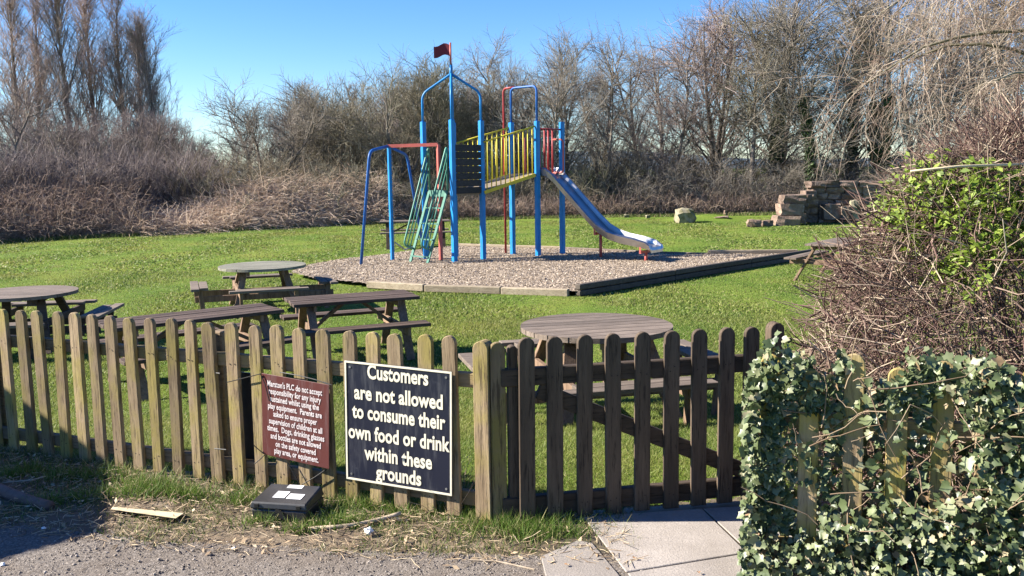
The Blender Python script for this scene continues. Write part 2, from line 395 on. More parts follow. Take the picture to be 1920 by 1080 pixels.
lawn_o.data.polygons.foreach_set('use_smooth', [True] * len(lawn_o.data.polygons))

# verge soil in front of the fence, and the gravelly track
def sheet(name, x0, x1, y0, y1, n, inside, zfun, mat, kind='structure'):
    sx = np.arange(x0, x1, n); sy = np.arange(y0, y1, n)
    X, Y = np.meshgrid(sx, sy); P = np.column_stack([X.ravel(), Y.ravel()])
    P += rng.uniform(-n * .3, n * .3, P.shape)
    Z = zfun(P); id_ = np.arange(len(P)).reshape(len(sy), len(sx))
    Fc = np.stack([id_[:-1, :-1], id_[:-1, 1:], id_[1:, 1:], id_[1:, :-1]], -1).reshape(-1, 4)
    Fc = Fc[inside(P[Fc].mean(1))]
    me = np_mesh(name, np.column_stack([P, Z]), [Fc])
    bm = bmesh.new(); bm.from_mesh(me); bmesh.ops.delete(bm, geom=[q for q in bm.verts if not q.link_faces], context='VERTS'); bm.to_mesh(me); bm.free()
    me.polygons.foreach_set('use_smooth', [True] * len(me.polygons))
    return link(name, me, mat, kind=kind)
def vnoise(P, f, seed):
    g = np.random.default_rng(seed); out = np.zeros(len(P))
    for k in range(7):
        th = g.uniform(0, 6.28); fr = f * g.uniform(.5, 1.6); ph = g.uniform(0, 6.28)
        out += np.sin((P[:, 0] * np.cos(th) + P[:, 1] * np.sin(th)) * fr + ph)
    return out / 7
def fence_front(P):      # signed distance in front of the fence and gate line
    d1 = (P - np.array(G0[:2])) @ np.array(fn[:2]); d2 = (P - np.array(GA[:2])) @ np.array(gn[:2])
    return np.where(P[:, 0] < G0[0] + .06, d1, d2)
m, nt, b = newmat('verge_soil'); v = coords(nt, rnd=False)
col = ramp(nt, noise(nt, v, 7, 6, .7), [(0.3, (0.075, 0.055, 0.035)), (0.55, (0.16, 0.12, 0.08)), (0.75, (0.25, 0.20, 0.14))])
nt.links.new(col, b.inputs['Base Color']); b.inputs['Roughness'].default_value = .95; bump(nt, b, noise(nt, v, 60, 5, .7), 1, .01)
sheet('verge', -3.6, 1.9, 3.2, 5.9, 0.04, lambda q: fence_front(q) > -0.10, lambda P: 0.004 + 0.012 * np.abs(vnoise(P, 9, 1)) + rng.uniform(0, .006, len(P)), m)
T0 = np.array(at_z(-40, 985, 0)[:2]); T1 = np.array(at_z(240, 1018, 0)[:2]); T2 = np.array(at_z(620, 1040, 0)[:2]); T3 = np.array(at_z(1040, 1052, 0)[:2])
tx = np.array([-6, T0[0], T1[0], T2[0], T3[0], 6]); ty = np.array([T0[1] + .3, T0[1], T1[1], T2[1], T3[1], T3[1] + .02])
def track_edge(P): return np.interp(P[:, 0], tx, ty) + 0.03 * vnoise(P, 14, 3) + .02 * vnoise(P, 40, 4)
m, nt, b = newmat('track_tarmac'); v = coords(nt, rnd=False)
col = ramp(nt, noise(nt, v, 90, 3, .6), [(0.3, (0.085, 0.07, 0.058)), (0.5, (0.165, 0.14, 0.118)), (0.7, (0.30, 0.26, 0.225))])
col = mixc(nt, ramp(nt, noise(nt, v, 3, 5, .65), [(0.45, 0.0), (0.65, .6)]), col, (0.13, 0.10, 0.075))
nt.links.new(col, b.inputs['Base Color']); b.inputs['Roughness'].default_value = .9; bump(nt, b, noise(nt, v, 120, 4, .7), 1, .012)
sheet('track', -3.6, 1.5, 2.7, 5.0, 0.016, lambda q: (q[:, 1] < track_edge(q)), lambda P: 0.022 + .006 * vnoise(P, 6, 8) + rng.uniform(-.004, .004, len(P)), m)
g = np.random.default_rng(11)
P = np.column_stack([g.uniform(-3.0, 0.9, 15000), g.uniform(3.2, 4.9, 15000)])
k = (P[:, 1] < track_edge(P) + 0.12 * g.uniform(0, 1, len(P)) ** 2); P = P[k]
n = len(P); s_ = g.uniform(.002, .0055, n) * np.where(g.uniform(0, 1, n) < .05, 2.0, 1)
oc = np.array([[1, 0, 0], [-1, 0, 0], [0, 1, 0], [0, -1, 0], [0, 0, .7], [0, 0, -.7]]) 
V = (np.column_stack([P, np.full(n, .024)])[:, None] + oc[None] * s_[:, None, None] * g.uniform(.6, 1.3, (n, 6, 1))).reshape(-1, 3)
of = np.array([[0, 2, 4], [2, 1, 4], [1, 3, 4], [3, 0, 4], [2, 0, 5], [1, 2, 5], [3, 1, 5], [0, 3, 5]])
o = link('gravel', np_mesh('gravel', V, [(of[None] + 6 * np.arange(n)[:, None, None]).reshape(-1, 3)]), MAT['pebble'], kind='stuff')
tag(o, 'loose gravel scattered over the worn track', 'gravel')

# paving slabs in front of the gate
m, nt, b = newmat('concrete_slab'); v = coords(nt, rnd=False)
col = ramp(nt, noise(nt, v, 4, 6, .65), [(0.35, (0.235, 0.205, 0.18)), (0.65, (0.325, 0.288, 0.257))])
col = mixc(nt, ramp(nt, noise(nt, v, 70, 4, .7), [(0.35, .6), (0.55, 0.0)]), col, (0.20, 0.18, 0.16))
col = mixc(nt, ramp(nt, noise(nt, v, 1.3, 5, .7), [(0.5, 0.0), (0.7, .5)]), col, (0.22, 0.19, 0.155))
nt.links.new(brightness_by_object(nt, col, .85, 1.1), b.inputs['Base Color']); b.inputs['Roughness'].default_value = .9; bump(nt, b, noise(nt, v, 110, 4, .7), .6, .006)
MAT['slab'] = m
pav = link('paving', MB().prism([at_z(x, y, 0.0) for x, y in ((1004, 1036), (1085, 966), (1560, 935), (1800, 1110), (1480, 1260), (1030, 1260))], (0, 0, .020)).mesh('paving'), newmat('joint_soil')[0], kind='structure')
pav.data.materials[0].node_tree.nodes['Principled BSDF'].inputs['Base Color'].default_value = (.10, .08, .055, 1)
for q in ([(1094, 972), (1316, 956), (1400, 1038), (1174, 1075)], [(1319, 956), (1560, 940), (1640, 1010), (1404, 1036)],
          [(1177, 1077), (1402, 1040), (1480, 1130), (1255, 1180)], [(1408, 1041), (1646, 1014), (1720, 1100), (1485, 1128)],
          [(1014, 1046), (1082, 1016), (1110, 1020), (1160, 1080), (1240, 1190), (1050, 1190)]):
    pts = [at_z(x, y, .0215) for x, y in q]
    link('paving_slab', MB().prism(pts, (0, 0, .008)).mesh('paving_slab', bevel=.003), m, pav)

# low hills far behind the trees
hx = np.linspace(-1200, 1200, 90); hv = []
for i, x in enumerate(hx):
    h = 9 + 7 * math.sin(x * .006 + 1) + 4 * math.sin(x * .017)
    hv += [(x, 900, -3), (x, 960, h), (x, 1500, -3)]
hv = np.array(hv); ii = np.arange(len(hx) - 1) * 3
hf = np.concatenate([np.stack([ii + a, ii + 3 + a, ii + 4 + a, ii + 1 + a], -1) for a in (0, 1)])
link('hills', np_mesh('hills', hv, [hf]), plain('far_hills', (0.10, 0.13, 0.16), 1, (0.07, 0.10, 0.12), .02, 0.05), kind='structure')

# ------------------------------------------------------------------ wood chips
cc = np.array(chip_poly)
m, nt, b = newmat('chip_bed'); v = coords(nt, rnd=False)
col = ramp(nt, noise(nt, v, 28, 4, .7), [(0.3, (0.135, 0.102, 0.072)), (0.5, (0.30, 0.235, 0.172)), (0.7, (0.49, 0.405, 0.315))])
col = mixc(nt, ramp(nt, noise(nt, v, .9, 4, .6), [(0.5, 0.0), (0.7, .35)]), col, (0.19, 0.135, 0.095))
nt.links.new(col, b.inputs['Base Color']); b.inputs['Roughness'].default_value = .95; bump(nt, b, noise(nt, v, 35, 3, .7), 1, .04)
def chip_z(P): return CHZ + .025 * vnoise(P, 2.2, 5) + .012 * vnoise(P, 7, 6)
sheet('wood_chip_bed', cc[:, 0].min(), cc[:, 0].max(), cc[:, 1].min(), cc[:, 1].max(), .09, lambda q: in_poly(q, chip_poly), chip_z, m)
g = np.random.default_rng(12)
P = np.column_stack([g.uniform(cc[:, 0].min(), cc[:, 0].max(), 230000), g.uniform(cc[:, 1].min(), cc[:, 1].max(), 230000)])
P = P[in_poly(P, chip_poly)][:65000]
pos = np.column_stack([P, chip_z(P) + .012])
V, Fc = tri_leaves(g, pos, g.uniform(.010, .027, len(P)), np.tile([0, 0, 1.], (len(P), 1)), spread=.35)
o = link('wood_chips', np_mesh('wood_chips', V, [Fc]), MAT['chips'], kind='stuff')
tag(o, 'pale wood chips covering the play area', 'wood chips')

# ------------------------------------------------------------------ timber edging round the chips
def edging(name, label, pts, ht, wd, mat, boards, base=-DROP, cat='edging', rows=1, post=False):
    pts = [Vector((p[0], p[1], base)) for p in pts]
    t = thing(name, label, cat, pts[0]); M = rootinv(t)
    for a, c in zip(pts, pts[1:]):
        nb = max(1, round((c - a).length / boards))
        for i in range(nb):
            for r in range(rows):
                p = a.lerp(c, i / nb); q = a.lerp(c, (i + 1) / nb - .012 / (c - a).length)
                z = Vector((0, 0, ht / rows * (r + .5) + R.uniform(-.008, .008)))
                MB().beam(p + z, q + z, wd, ht / rows - .012).build('board', mat, t, M, bevel=.012)
            if post:
                p = a.lerp(c, i / nb); MB().box(p + Vector((0, 0, ht * .5 - .02)), (.07, .07, ht)).build('peg', mat, t, M, bevel=.006)
    return t
cw = [Vector((*p, 0)) for p in chip_poly]
edging('timber_edging', 'shade-darkened timber edging along the right front of the wood chips', [cw[0], cw[15]], .21, .12, 'edging_shade_toned', 2.4, rows=2)
edging('timber_edging', 'pale weathered timber edging along the left front of the wood chips', [cw[0] + Vector((-.15, .02, 0))] + cw[1:4], .14, .14, 'edging', 2.9)
edging('timber_edging', 'thin worn timber edging at the back behind the blue posts', [cw[10], cw[12]], .17, .08, 'edging', 2.4)
edging('timber_edging', 'sagging grey timber edging at the back beyond the slide end', [cw[12], cw[13], cw[14]], .15, .09, 'table', 2.0, post=True)
edging('timber_edging', 'new pale timber edging at the back right corner of the wood chips', [cw[14], cw[15] + Vector((-.3, 0.05, 0))], .21, .09, 'edging', 2.6, post=True)

# ------------------------------------------------------------------ grass
def grass(name, label, Ny, mat):
    g = np.random.default_rng(21); Vs = []; Fs = []; off = 0
    for (y0, y1, dens, h0, h1, w0, w1) in Ny:
        wx = .60 * y1 + .6; N = int(dens * (y1 - y0) * 2 * wx)
        P = np.column_stack([g.uniform(-wx, wx, N), g.uniform(y0, y1, N)])
        P = P[np.abs(P[:, 0]) < .60 * P[:, 1] + .6]
        P = P[~in_poly(P, chip_poly)]; P = P[fence_front(P) < -.02]; P = P[(vnoise(P, 1.6, 91) + .5 * vnoise(P, 5, 92)) < g.uniform(.35, 1.0, len(P))]
        h = g.uniform(h0, h1, len(P)) * (1 + .35 * vnoise(P, 3, 31)); wd = g.uniform(w0, w1, len(P))
        V, Fc = blades(g, P, lawn_z_np, h, wd, .8); Vs.append(V); Fs.append(Fc + off); off += len(V)
    o = link(name, np_mesh(name, np.concatenate(Vs), [np.concatenate(Fs)]), MAT[mat], kind='stuff')
    tag(o, label, 'grass')
grass('lawn_grass', 'short bright green grass of the lawn behind the fence', [(4.2, 6.5, 8500, .015, .045, .004, .007), (6.5, 9, 5000, .018, .042, .006, .011), (9, 13, 2200, .018, .042, .010, .017), (13, 20, 750, .02, .042, .02, .035), (20, 38, 170, .02, .045, .04, .07)], 'grass')

# verge grass and straw in front of the fence
g = np.random.default_rng(22)
def tufts(centres, n, spread, h0, h1, w0, w1, lean, zf=None):
    Vs = []; Fs = []; off = 0
    for (x, y, sc) in centres:
        k = int(n * sc); P = np.array([x, y]) + g.normal(0, spread * sc, (k, 2)) * np.array([1.3, .8])
        h = g.uniform(h0, h1, k) * (0.6 + .4 * sc); V, Fc = blades(g, P, zf or (lambda q: np.zeros(len(q)) + .008), h, g.uniform(w0, w1, k), lean)
        Vs.append(V); Fs.append(Fc + off); off += len(V)
    return np.concatenate(Vs), np.concatenate(Fs)
P = np.column_stack([g.uniform(-3.4, .55, 60000), g.uniform(3.3, 5.8, 60000)])
ff = fence_front(P); te = track_edge(P)
band = (P[:, 1] - te)           # > 0 behind track edge
pk = vnoise(P, 5, 41) + .6 * vnoise(P, 13, 42)
k = (ff > -.08) & (band > -.04) & (pk + g.uniform(-.35, .35, len(P)) > .0 - .3 * (ff < .22))
P = P[k]
h = g.uniform(.015, .055, len(P)) * (1 + .6 * (fence_front(P) < .12)); V1, F1 = blades(g, P, lambda q: np.zeros(len(q)) + .008, h, g.uniform(.003, .007, len(P)), .7)
o = link('verge_grass', np_mesh('verge_grass', V1, [F1]), MAT['verge_grass'], kind='stuff'); tag(o, 'patchy grass and straw on the verge below the picket fence', 'grass')
def gp(px, py): p = at_z(px, py, 0); return (p.x, p.y)
tc = [(*gp(x, y), s) for x, y, s in [(985, 985, 1.25), (955, 1000, 1.2), (920, 975, 1.0), (1010, 1010, .8), (1065, 1010, .7), (640, 960, .9), (700, 950, .8), (660, 985, .7), (760, 965, .6), (820, 960, .6), (280, 915, 1.1), (320, 930, .9), (250, 930, .9), (360, 935, .7), (450, 945, .7), (490, 985, .6), (560, 1000, .5), (620, 990, .6), (880, 955, .8), (200, 900, .8), (120, 900, .8), (60, 890, .8), (10, 900, .7), (160, 940, .7), (80, 950, .6)]]
V2, F2 = tufts(tc, 420, .07, .04, .11, .003, .007, .5)
o = link('grass_tufts', np_mesh('grass_tufts', V2, [F2]), MAT['tuft'], kind='stuff'); tag(o, 'long green grass tufts along the foot of the fence and gate post', 'grass')
# dry straw and litter lying flat
n = 6500; P = np.column_stack([g.uniform(-3.2, .5, n), g.uniform(3.4, 5.6, n)])
k = (fence_front(P) > 0) & (P[:, 1] > track_edge(P) - .1); P = P[k]; n = len(P)
th = g.uniform(0, 6.28, n); L = g.uniform(.02, .09, n)
st = np.column_stack([P, np.full(n, .03)]); V, Fc = np_tubes(poly_np(g, st, np.column_stack([np.cos(th), np.sin(th), g.normal(0, .12, n)]), L, 2, .15, 0), np.full((n, 3), .0016))
lf = P[:500] + g.normal(0, .05, (500, 2)); V3, F3 = tri_leaves(g, np.column_stack([lf, np.full(500, .03)]), g.uniform(.008, .022, 500), np.tile([0, 0, 1.], (500, 1)), spread=.4)
Vj, Fj = join_np([(V, Fc), (V3, F3)])
o = link('dry_litter', np_mesh('dry_litter', Vj, Fj), MAT['litter'], kind='stuff'); tag(o, 'dry straw and leaf litter on the verge', 'litter')
# taller dead stalks by the gate post
n = 60; P = np.array(gp(862, 950)) + g.normal(0, .07, (n, 2)); th = g.uniform(0, 6.28, n)
V, Fc = np_tubes(poly_np(g, np.column_stack([P, np.zeros(n)]), np.column_stack([np.cos(th) * .6, np.sin(th) * .4, np.full(n, .9)]), g.uniform(.12, .32, n), 4, .18, -.05), np.linspace(.0022, .0008, 5)[None].repeat(n, 0))
o = link('dead_stalks', np_mesh('dead_stalks', V, [Fc]), MAT['straw'], kind='stuff'); tag(o, 'dead straw stalks leaning on the gate post', 'stalks')

# ================================================================== FENCES
def picket_mesh(name, wd, th, ht, sd, pitch_top=1.0):
    r = random.Random(sd); n = 9; half = wd / 2; sh = ht - half * pitch_top
    prof = [(-half + r.uniform(-.002, .002), 0), (-half, sh * .5 + r.uniform(-.05, .05)), (-half, sh)]
    prof += [(-half * math.cos(math.pi * i / n), sh + half * pitch_top * math.sin(math.pi * i / n)) for i in range(1, n)]
    prof += [(half, sh), (half + r.uniform(-.002, .002), sh * .45), (half + r.uniform(-.002, .002), 0)]
    prof = prof[::-1]
    mb = MB().prism([(x, -th / 2, z) for x, z in prof], (0, th, 0))
    me = mb.mesh(name); bm = bmesh.new(); bm.from_mesh(me)
    rim = [e for e in bm.edges if len(e.link_faces) == 2 and any(len(f.verts) > 4 for f in e.link_faces)]
    bmesh.ops.bevel(bm, geom=rim, offset=.003, segments=1, affect='EDGES'); bm.to_mesh(me); bm.free()
    return me
def zrot(d): return math.atan2(d.y, d.x)
pk_mesh = [picket_mesh('picket', .073, .027, .885, i) for i in range(4)]
for q in pk_mesh: q.materials.append(MAT['fence'])
fence = thing('picket_fence', 'weathered round-topped picket fence carrying the two signs', 'fence', G0, zrot(-fdir))
PITCHF = .1455
Mf = rootinv(fence)
tops = [(4.6, 579), (39.4, 580.5), (70.4, 581.5), (104, 583), (139, 586.6), (172, 589), (207, 591), (243, 594), (280, 596), (318, 598), (355.6, 600), (393.5, 603), (434, 606), (477, 608), (518.5, 610.6), (561.6, 614), (606.5, 616.7), (650.6, 619), (697, 621), (745, 624), (795, 625), (845.5, 628)]
def fence_hit(px, py, off=0.0):
    d = ray(px, py); o_ = Vector((0, 0, HC)); p0 = G0 + fn * off
    t = (p0 - o_).dot(fn) / d.dot(fn); return o_ + d * t
loc_prev = None
for i, (px, py) in enumerate(tops):
    p = fence_hit(px, py); lp = Mf @ p
    o = link('picket', pk_mesh[i % 4], None, fence, loc=(lp.x, 0, lp.z - .885 + R.uniform(-.004, .004)), rot=(R.uniform(-.01, .01), R.uniform(-.016, .012), R.uniform(-.03, .03))); o.scale.x = R.uniform(.92, 1.06)
    loc_prev = lp.x if loc_prev is None else loc_prev
for j in range(1, 6):
    link('picket', pk_mesh[j % 4], None, fence, loc=(loc_prev - PITCHF * j, 0, .012), rot=(0, R.uniform(-.01, .01), 0))
xl = loc_prev - 1.0
for z in (.70, .115):
    for a, c in ((xl, -1.62), (-1.615, .0)):
        MB().box(((a + c) / 2, .034, z), (c - a, .040, .070)).build('rail', 'fence_x', fence, bevel=.004)
for x in (-1.62, -3.35):
    MB().box((x, .10, .41), (.075, .075, .86)).build('post', 'fence_x', fence, bevel=.006)

def nails(parent, off_z):
    mb = MB()
    for ch in [q for q in parent.children if q.name.startswith('picket')]:
        for z in off_z:
            for sx in (-.014, .014):
                x, y_, zz = ch.location; p = Vector((x + sx + R.uniform(-.005, .005), y_ - .0125, z + R.uniform(-.015, .015)))
                mb.tube([p, p - Vector((0, .0022, 0))], .0032, 6)
    mb.build('nails', 'nail', parent, kind='stuff')
MAT['nail'] = plain('rusty_nail', (0.03, 0.02, 0.015), .8)
nails(fence, (.70, .115))
# gate posts
gp_o = thing('gate_post', 'thick olive-stained gate post with rounded boards at the end of the fence', 'post', G0 + fdir * -.005, zrot(-fdir))
pm = picket_mesh('post_board', .078, .075, .90, 9); pm.materials.append(MAT['fence'])
link('post', pm, None, gp_o, loc=(0.002, .010, 0.0))
pm2 = picket_mesh('side_board', .070, .03, .895, 10); pm2.materials.append(MAT['fence'])
link('facing_board', pm2, None, gp_o, loc=(.072, .012, .0), rot=(0, 0, zrot(gdir) - zrot(-fdir)))
pm3 = picket_mesh('back_board', .046, .05, .875, 11); pm3.materials.append(MAT['gate'])
link('hinge_board', pm3, None, gp_o, loc=(.126, .06, .0), rot=(0, 0, zrot(gdir) - zrot(-fdir)))

# gate
gate = thing('picket_gate', 'dark brown picket gate with a diagonal brace, standing over the paving', 'gate', GA, zrot(gdir))
gm = [picket_mesh('picket', .076, .027, .885, 20 + i) for i in range(3)]
for q in gm: q.materials.append(MAT['gate'])
Mg = rootinv(gate)
for i, (px, py, bz) in enumerate([(984, 632, .0), (1038.6, 631, 0), (1094.5, 627, 0), (1150, 625, 0), (1205, 622, 0), (1260, 620, .005), (1312.6, 617, .01), (1364, 614, .01), (1410, 612, .01)]):
    d = ray(px, py); t = (GA - Vector((0, 0, HC))).dot(gn) / d.dot(gn); lp = Mg @ (Vector((0, 0, HC)) + d * t)
    link('picket', gm[i % 3], None, gate, loc=(lp.x, 0, lp.z - .885), rot=(R.uniform(-.008, .008), R.uniform(-.006, .006), R.uniform(-.03, .03)))
GL = 1.21
MB().box((GL / 2 - .06, .034, .725), (GL + .08, .042, .085)).build('top_rail', 'gate_x', gate, bevel=.005)
MB().box((GL / 2 - .06, .034, .095), (GL + .08, .042, .095)).build('bottom_rail', 'gate_x', gate, bevel=.005)
MB().beam((.08, .036, .655), (1.13, .036, .175), .036, .078).build('diagonal_brace', 'gate_x', gate, bevel=.004)
nails(gate, (.725, .095))
lp = link('latch_post', picket_mesh('latch_post', .075, .06, .9, 44), MAT['gate'], gate, loc=(1.30, .05, 0.02))

# ivy-covered fence on the right
IA = at_z(1420, 1085, 0); IBp = Vector((IA.x + 1.6, IA.y - .55, 0)); idir = (IBp - IA).normalized(); inn = Vector((idir.y, -idir.x, 0)); inn = inn if inn.y < 0 else -inn
ifence = thing('picket_fence', 'mossy yellow-stained picket fence overgrown with ivy at the right', 'fence', IA, zrot(idir))
im = [picket_mesh('picket', .076, .022, .93, 30 + i) for i in range(3)]
for q in im: q.materials.append(MAT['mossy'])
Mi = rootinv(ifence); iu = []
for i, (px, py) in enumerate([(1448, 665), (1522, 690), (1610, 664), (1690, 690), (1778, 678), (1862, 690), (1950, 690), (2040, 690)]):
    d = ray(px, py); t = (IA - Vector((0, 0, HC))).dot(inn) / d.dot(inn); lp = Mi @ (Vector((0, 0, HC)) + d * t); iu.append(lp.x)
    link('picket', im[i % 3], None, ifence, loc=(lp.x, 0, lp.z - .93), rot=(R.uniform(-.01, .01), R.uniform(-.02, .01), R.uniform(-.04, .04)))
for z in (.68, .14): MB().box((.86, .036, z), (1.66, .04, .07)).build('rail', 'fence_x', ifence, bevel=.004)

# ------------------------------------------------------------------ ivy
g = np.random.default_rng(33)
ivy = thing('ivy', 'dense glossy ivy growing over the right-hand picket fence', 'ivy', IA, zrot(idir))
def ivy_leaf(name, sd):
    r = random.Random(sd)
    pr = [(0, -.2), (.28, -.42), (.58, -.25), (.54, .02), (.74, .28), (.40, .46), (0, 1.05), (-.40, .46), (-.74, .28), (-.54, .02), (-.58, -.25), (-.28, -.42)]
    pr = [(x * r.uniform(.85, 1.15), y * r.uniform(.9, 1.1)) for x, y in pr]
    vs = [(0, .15, .0)] + [(x, y, abs(x) * .28 - .12 * max(0, y) ** 2 + r.uniform(-.04, .04)) for x, y in pr]
    return np.array(vs), np.array([(0, i, i % 12 + 1) for i in range(1, 13)])
N = 13500
u = g.uniform(-.10, 1.65, N); z = .98 * g.uniform(0, 1, N) ** 1.05
topz = .93 + .05 * np.sin(u * 11) + .04 * np.sin(u * 23 + 1) - .10 * (u > .2) * (u < .28)
offs = .02 + .12 * g.uniform(0, 1, N) ** 1.5 * (1.25 - z * .7); back = g.uniform(0, 1, N) < .30; offs = np.where(back, -.05 - .2 * g.uniform(0, 1, N), offs)
keep = z < topz
for j, uj in enumerate(iu[:5]):
    lo, hi = [(.95, .96), (.22, .72), (.32, .90), (.40, .76), (.42, .84)][j]
    near = (~back) & (np.abs(u - uj) < .052) & (z > lo) & (z < hi)
    keep &= ~(near & (g.uniform(0, 1, N) < .92)); left = (~back) & (u > uj - .2) & (u < uj - .04) & (z > lo) & (z < hi + .1); offs = np.where(left, np.minimum(offs, .01 + .25 * (uj - u - .04)), offs)
    gap = (~back) & (np.abs(u - uj - .085) < .035) & (z > .35) & (z < .72); keep &= ~(gap & (g.uniform(0, 1, N) < .6))
u, z, offs = u[keep], z[keep], offs[keep]; n = len(u)
u = np.where(u < 0, u * .6, u)
tm = [ivy_leaf('leaf', i) for i in range(6)]
pos = np.column_stack([u, -offs, z]); size = g.uniform(.012, .031, n) * np.where(g.uniform(0, 1, n) < .2, 1.35, 1)
nr = norm(np.column_stack([g.normal(-.25, .75, n), -np.ones(n) * .8, g.normal(.40, .75, n)]))
tipd = np.column_stack([g.normal(0, .6, n), g.normal(0, .2, n), g.normal(-.7, .5, n)]); tipd = norm(tipd - nr * np.sum(tipd * nr, 1, keepdims=True)); sdv = np.cross(tipd, nr)
lm = []
for q, (v_, f_) in enumerate(tm):
    me = np_mesh('leaf', v_, [f_]); me.materials.append(None); lm.append(me)
# single-leaf objects take their colour per object
m, nt, b = newmat('ivy_leaf_single'); oi = nn(nt, 'ShaderNodeObjectInfo')
col = ramp(nt, oi.outputs['Random'], [(0, (0.045, 0.066, 0.028)), (0.5, (0.10, 0.127, 0.054)), (0.85, (0.17, 0.192, 0.10)), (1, (0.26, 0.258, 0.16))])
v = coords(nt); col = mixc(nt, ramp(nt, noise(nt, v, 2.5, 3), [(.5, 0.0), (.7, .5)]), col, (.16, .19, .12))
nt.links.new(col, b.inputs['Base Color']); b.inputs['Roughness'].default_value = .45; b.inputs['Specular IOR Level'].default_value = .35
for me in lm: me.materials[0] = m
order = np.argsort(-(offs + size * 2))
big = order[:300]; rest = order[300:]
for j in big:
    o = link('leaf', lm[j % 6], None, ivy)
    o.matrix_local = Matrix.Translation(pos[j]) @ Matrix(np.column_stack([sdv[j], tipd[j], nr[j]]).tolist()).to_4x4() @ Matrix.Scale(float(size[j]), 4)
Vs = []; Fs = []; off = 0
for q in range(6):
    jj = rest[rest % 6 == q]; v_, f_ = tm[q]
    Vq = pos[jj][:, None] + (v_[None, :, 0:1] * sdv[jj][:, None] + v_[None, :, 1:2] * tipd[jj][:, None] + v_[None, :, 2:3] * nr[jj][:, None]) * size[jj][:, None, None]
    Fs.append((f_[None] + 13 * np.arange(len(jj))[:, None, None]).reshape(-1, 3) + off); Vs.append(Vq.reshape(-1, 3)); off += len(jj) * 13
link('leaves', np_mesh('leaves', np.concatenate(Vs), [np.concatenate(Fs)]), MAT['ivy'], ivy, kind='stuff')
n = 100; s0 = np.column_stack([g.uniform(.12, 1.6, n), -g.uniform(.012, .10, n), g.uniform(0, .9, n)])
d0 = np.column_stack([g.normal(.25, .6, n), g.normal(-.05, .12, n), g.normal(.35, .6, n)])
V, Fc = np_tubes(poly_np(g, s0, d0, g.uniform(.12, .45, n), 6, .25, 0), np.linspace(.0030, .0012, 7)[None].repeat(n, 0), 4)
link('stems', np_mesh('stems', V, [Fc]), MAT['ivy_stem'], ivy, kind='stuff')

# ================================================================== SIGNS
def text_mesh(body, bold):
    cu = bpy.data.curves.new('t', 'FONT'); cu.body = body; cu.align_x = 'CENTER'; cu.size = 1; cu.offset = bold
    cu.extrude = 0.0; cu.resolution_u = 3; cu.space_character = 1.02
    ob = bpy.data.objects.new('t', cu); C.objects.link(ob)
    dg = bpy.context.evaluated_depsgraph_get(); me = bpy.data.meshes.new_from_object(ob.evaluated_get(dg))
    bpy.data.objects.remove(ob); bpy.data.curves.remove(cu)
    return me
def sign(name, label, corners, off, yaw, mat, thick, lines, tmat, bold, border=None, xh=.1):
    # the board's plane is the fence plane, off metres in front of it and turned by yaw
    n_ = Matrix.Rotation(yaw, 3, 'Z') @ fn
    c0 = fence_hit(sum(c[0] for c in corners) / 4, sum(c[1] for c in corners) / 4, off)
    P = []
    for c in corners:
        d = ray(*c); o_ = Vector((0, 0, HC)); P.append(o_ + d * ((c0 - o_).dot(n_) / d.dot(n_)))
    tl, tr, br, bl = P
    U = ((tr - tl) + (br - bl)).normalized(); Vv = ((tl - bl) + (tr - br)); Vv = (Vv - U * Vv.dot(U)).normalized(); W = U.cross(Vv)
    wd = ((tr - tl).length + (br - bl).length) / 2; ht = ((tl - bl).length + (tr - br).length) / 2
    cen = (tl + tr + br + bl) / 4
    t = thing(name, label, 'sign', cen); Mr = Matrix((U, Vv, W)).transposed()
    def loc(mb): 
        mb.v = [Mr @ p for p in mb.v]; return mb
    bd = loc(MB().box((0, 0, 0), (wd, ht, thick))).build('board', mat, t, bevel=.0015)
    if border:
        bw = border
        for (cx, cy, sx, sy) in ((0, ht / 2 - bw / 2, wd, bw), (0, -ht / 2 + bw / 2, wd, bw), (-wd / 2 + bw / 2, 0, bw, ht - 2 * bw), (wd / 2 - bw / 2, 0, bw, ht - 2 * bw)):
            loc(MB().box((cx, cy, thick / 2 + .0015), (sx, sy, .004))).build('border', tmat, t)
    for body, fx, fv, fw_, fh in lines:
        me = text_mesh(body, bold); co = np.array([q.co[:] for q in me.vertices])
        mn, mx = co.min(0), co.max(0); sx = fw_ * wd / (mx[0] - mn[0])
        base = co[:, :2].copy(); base[:, 0] = (base[:, 0] - (mn[0] + mx[0]) / 2) * sx + (fx - .5) * wd
        base[:, 1] = (base[:, 1] - .25) * fh * ht + (.5 - fv) * ht
        w3 = np.column_stack([base, np.full(len(base), thick / 2 + .0022)]) @ np.array(Mr).T
        me.vertices.foreach_set('co', w3.astype(np.float32).ravel()); me.update(); me.materials.clear(); me.materials.append(MAT[tmat])
        link('lettering', me, None, t)
    return t, cen, Mr, wd, ht
H1 = .165
sign_c, cen1, Mr1, w1, h1 = sign('warning_sign', 'large navy board with a cream border saying customers may not consume their own food', [(645.5, 676), (847, 696), (849.5, 930), (653, 896)], .030, 0.0, 'sign_navy', .010,
     [('Customers', .505, .085, .57, H1), ('are not allowed', .505, .265, .83, H1), ('to consume their', .505, .425, .875, H1), ('own food or drink', .505, .60, .955, H1), ('within these', .50, .765, .64, H1), ('grounds', .505, .915, .43, H1)], 'cream', .029, border=.009)
for sx in (-1, 1):
    for sy in (-1, 1):
        MB().tube([Mr1 @ Vector((sx * (w1 / 2 - .03), sy * (h1 / 2 - .03), .004)), Mr1 @ Vector((sx * (w1 / 2 - .03), sy * (h1 / 2 - .03), .008))], .006, 8).build('screw', 'steel_dull', sign_c)
H2 = .098
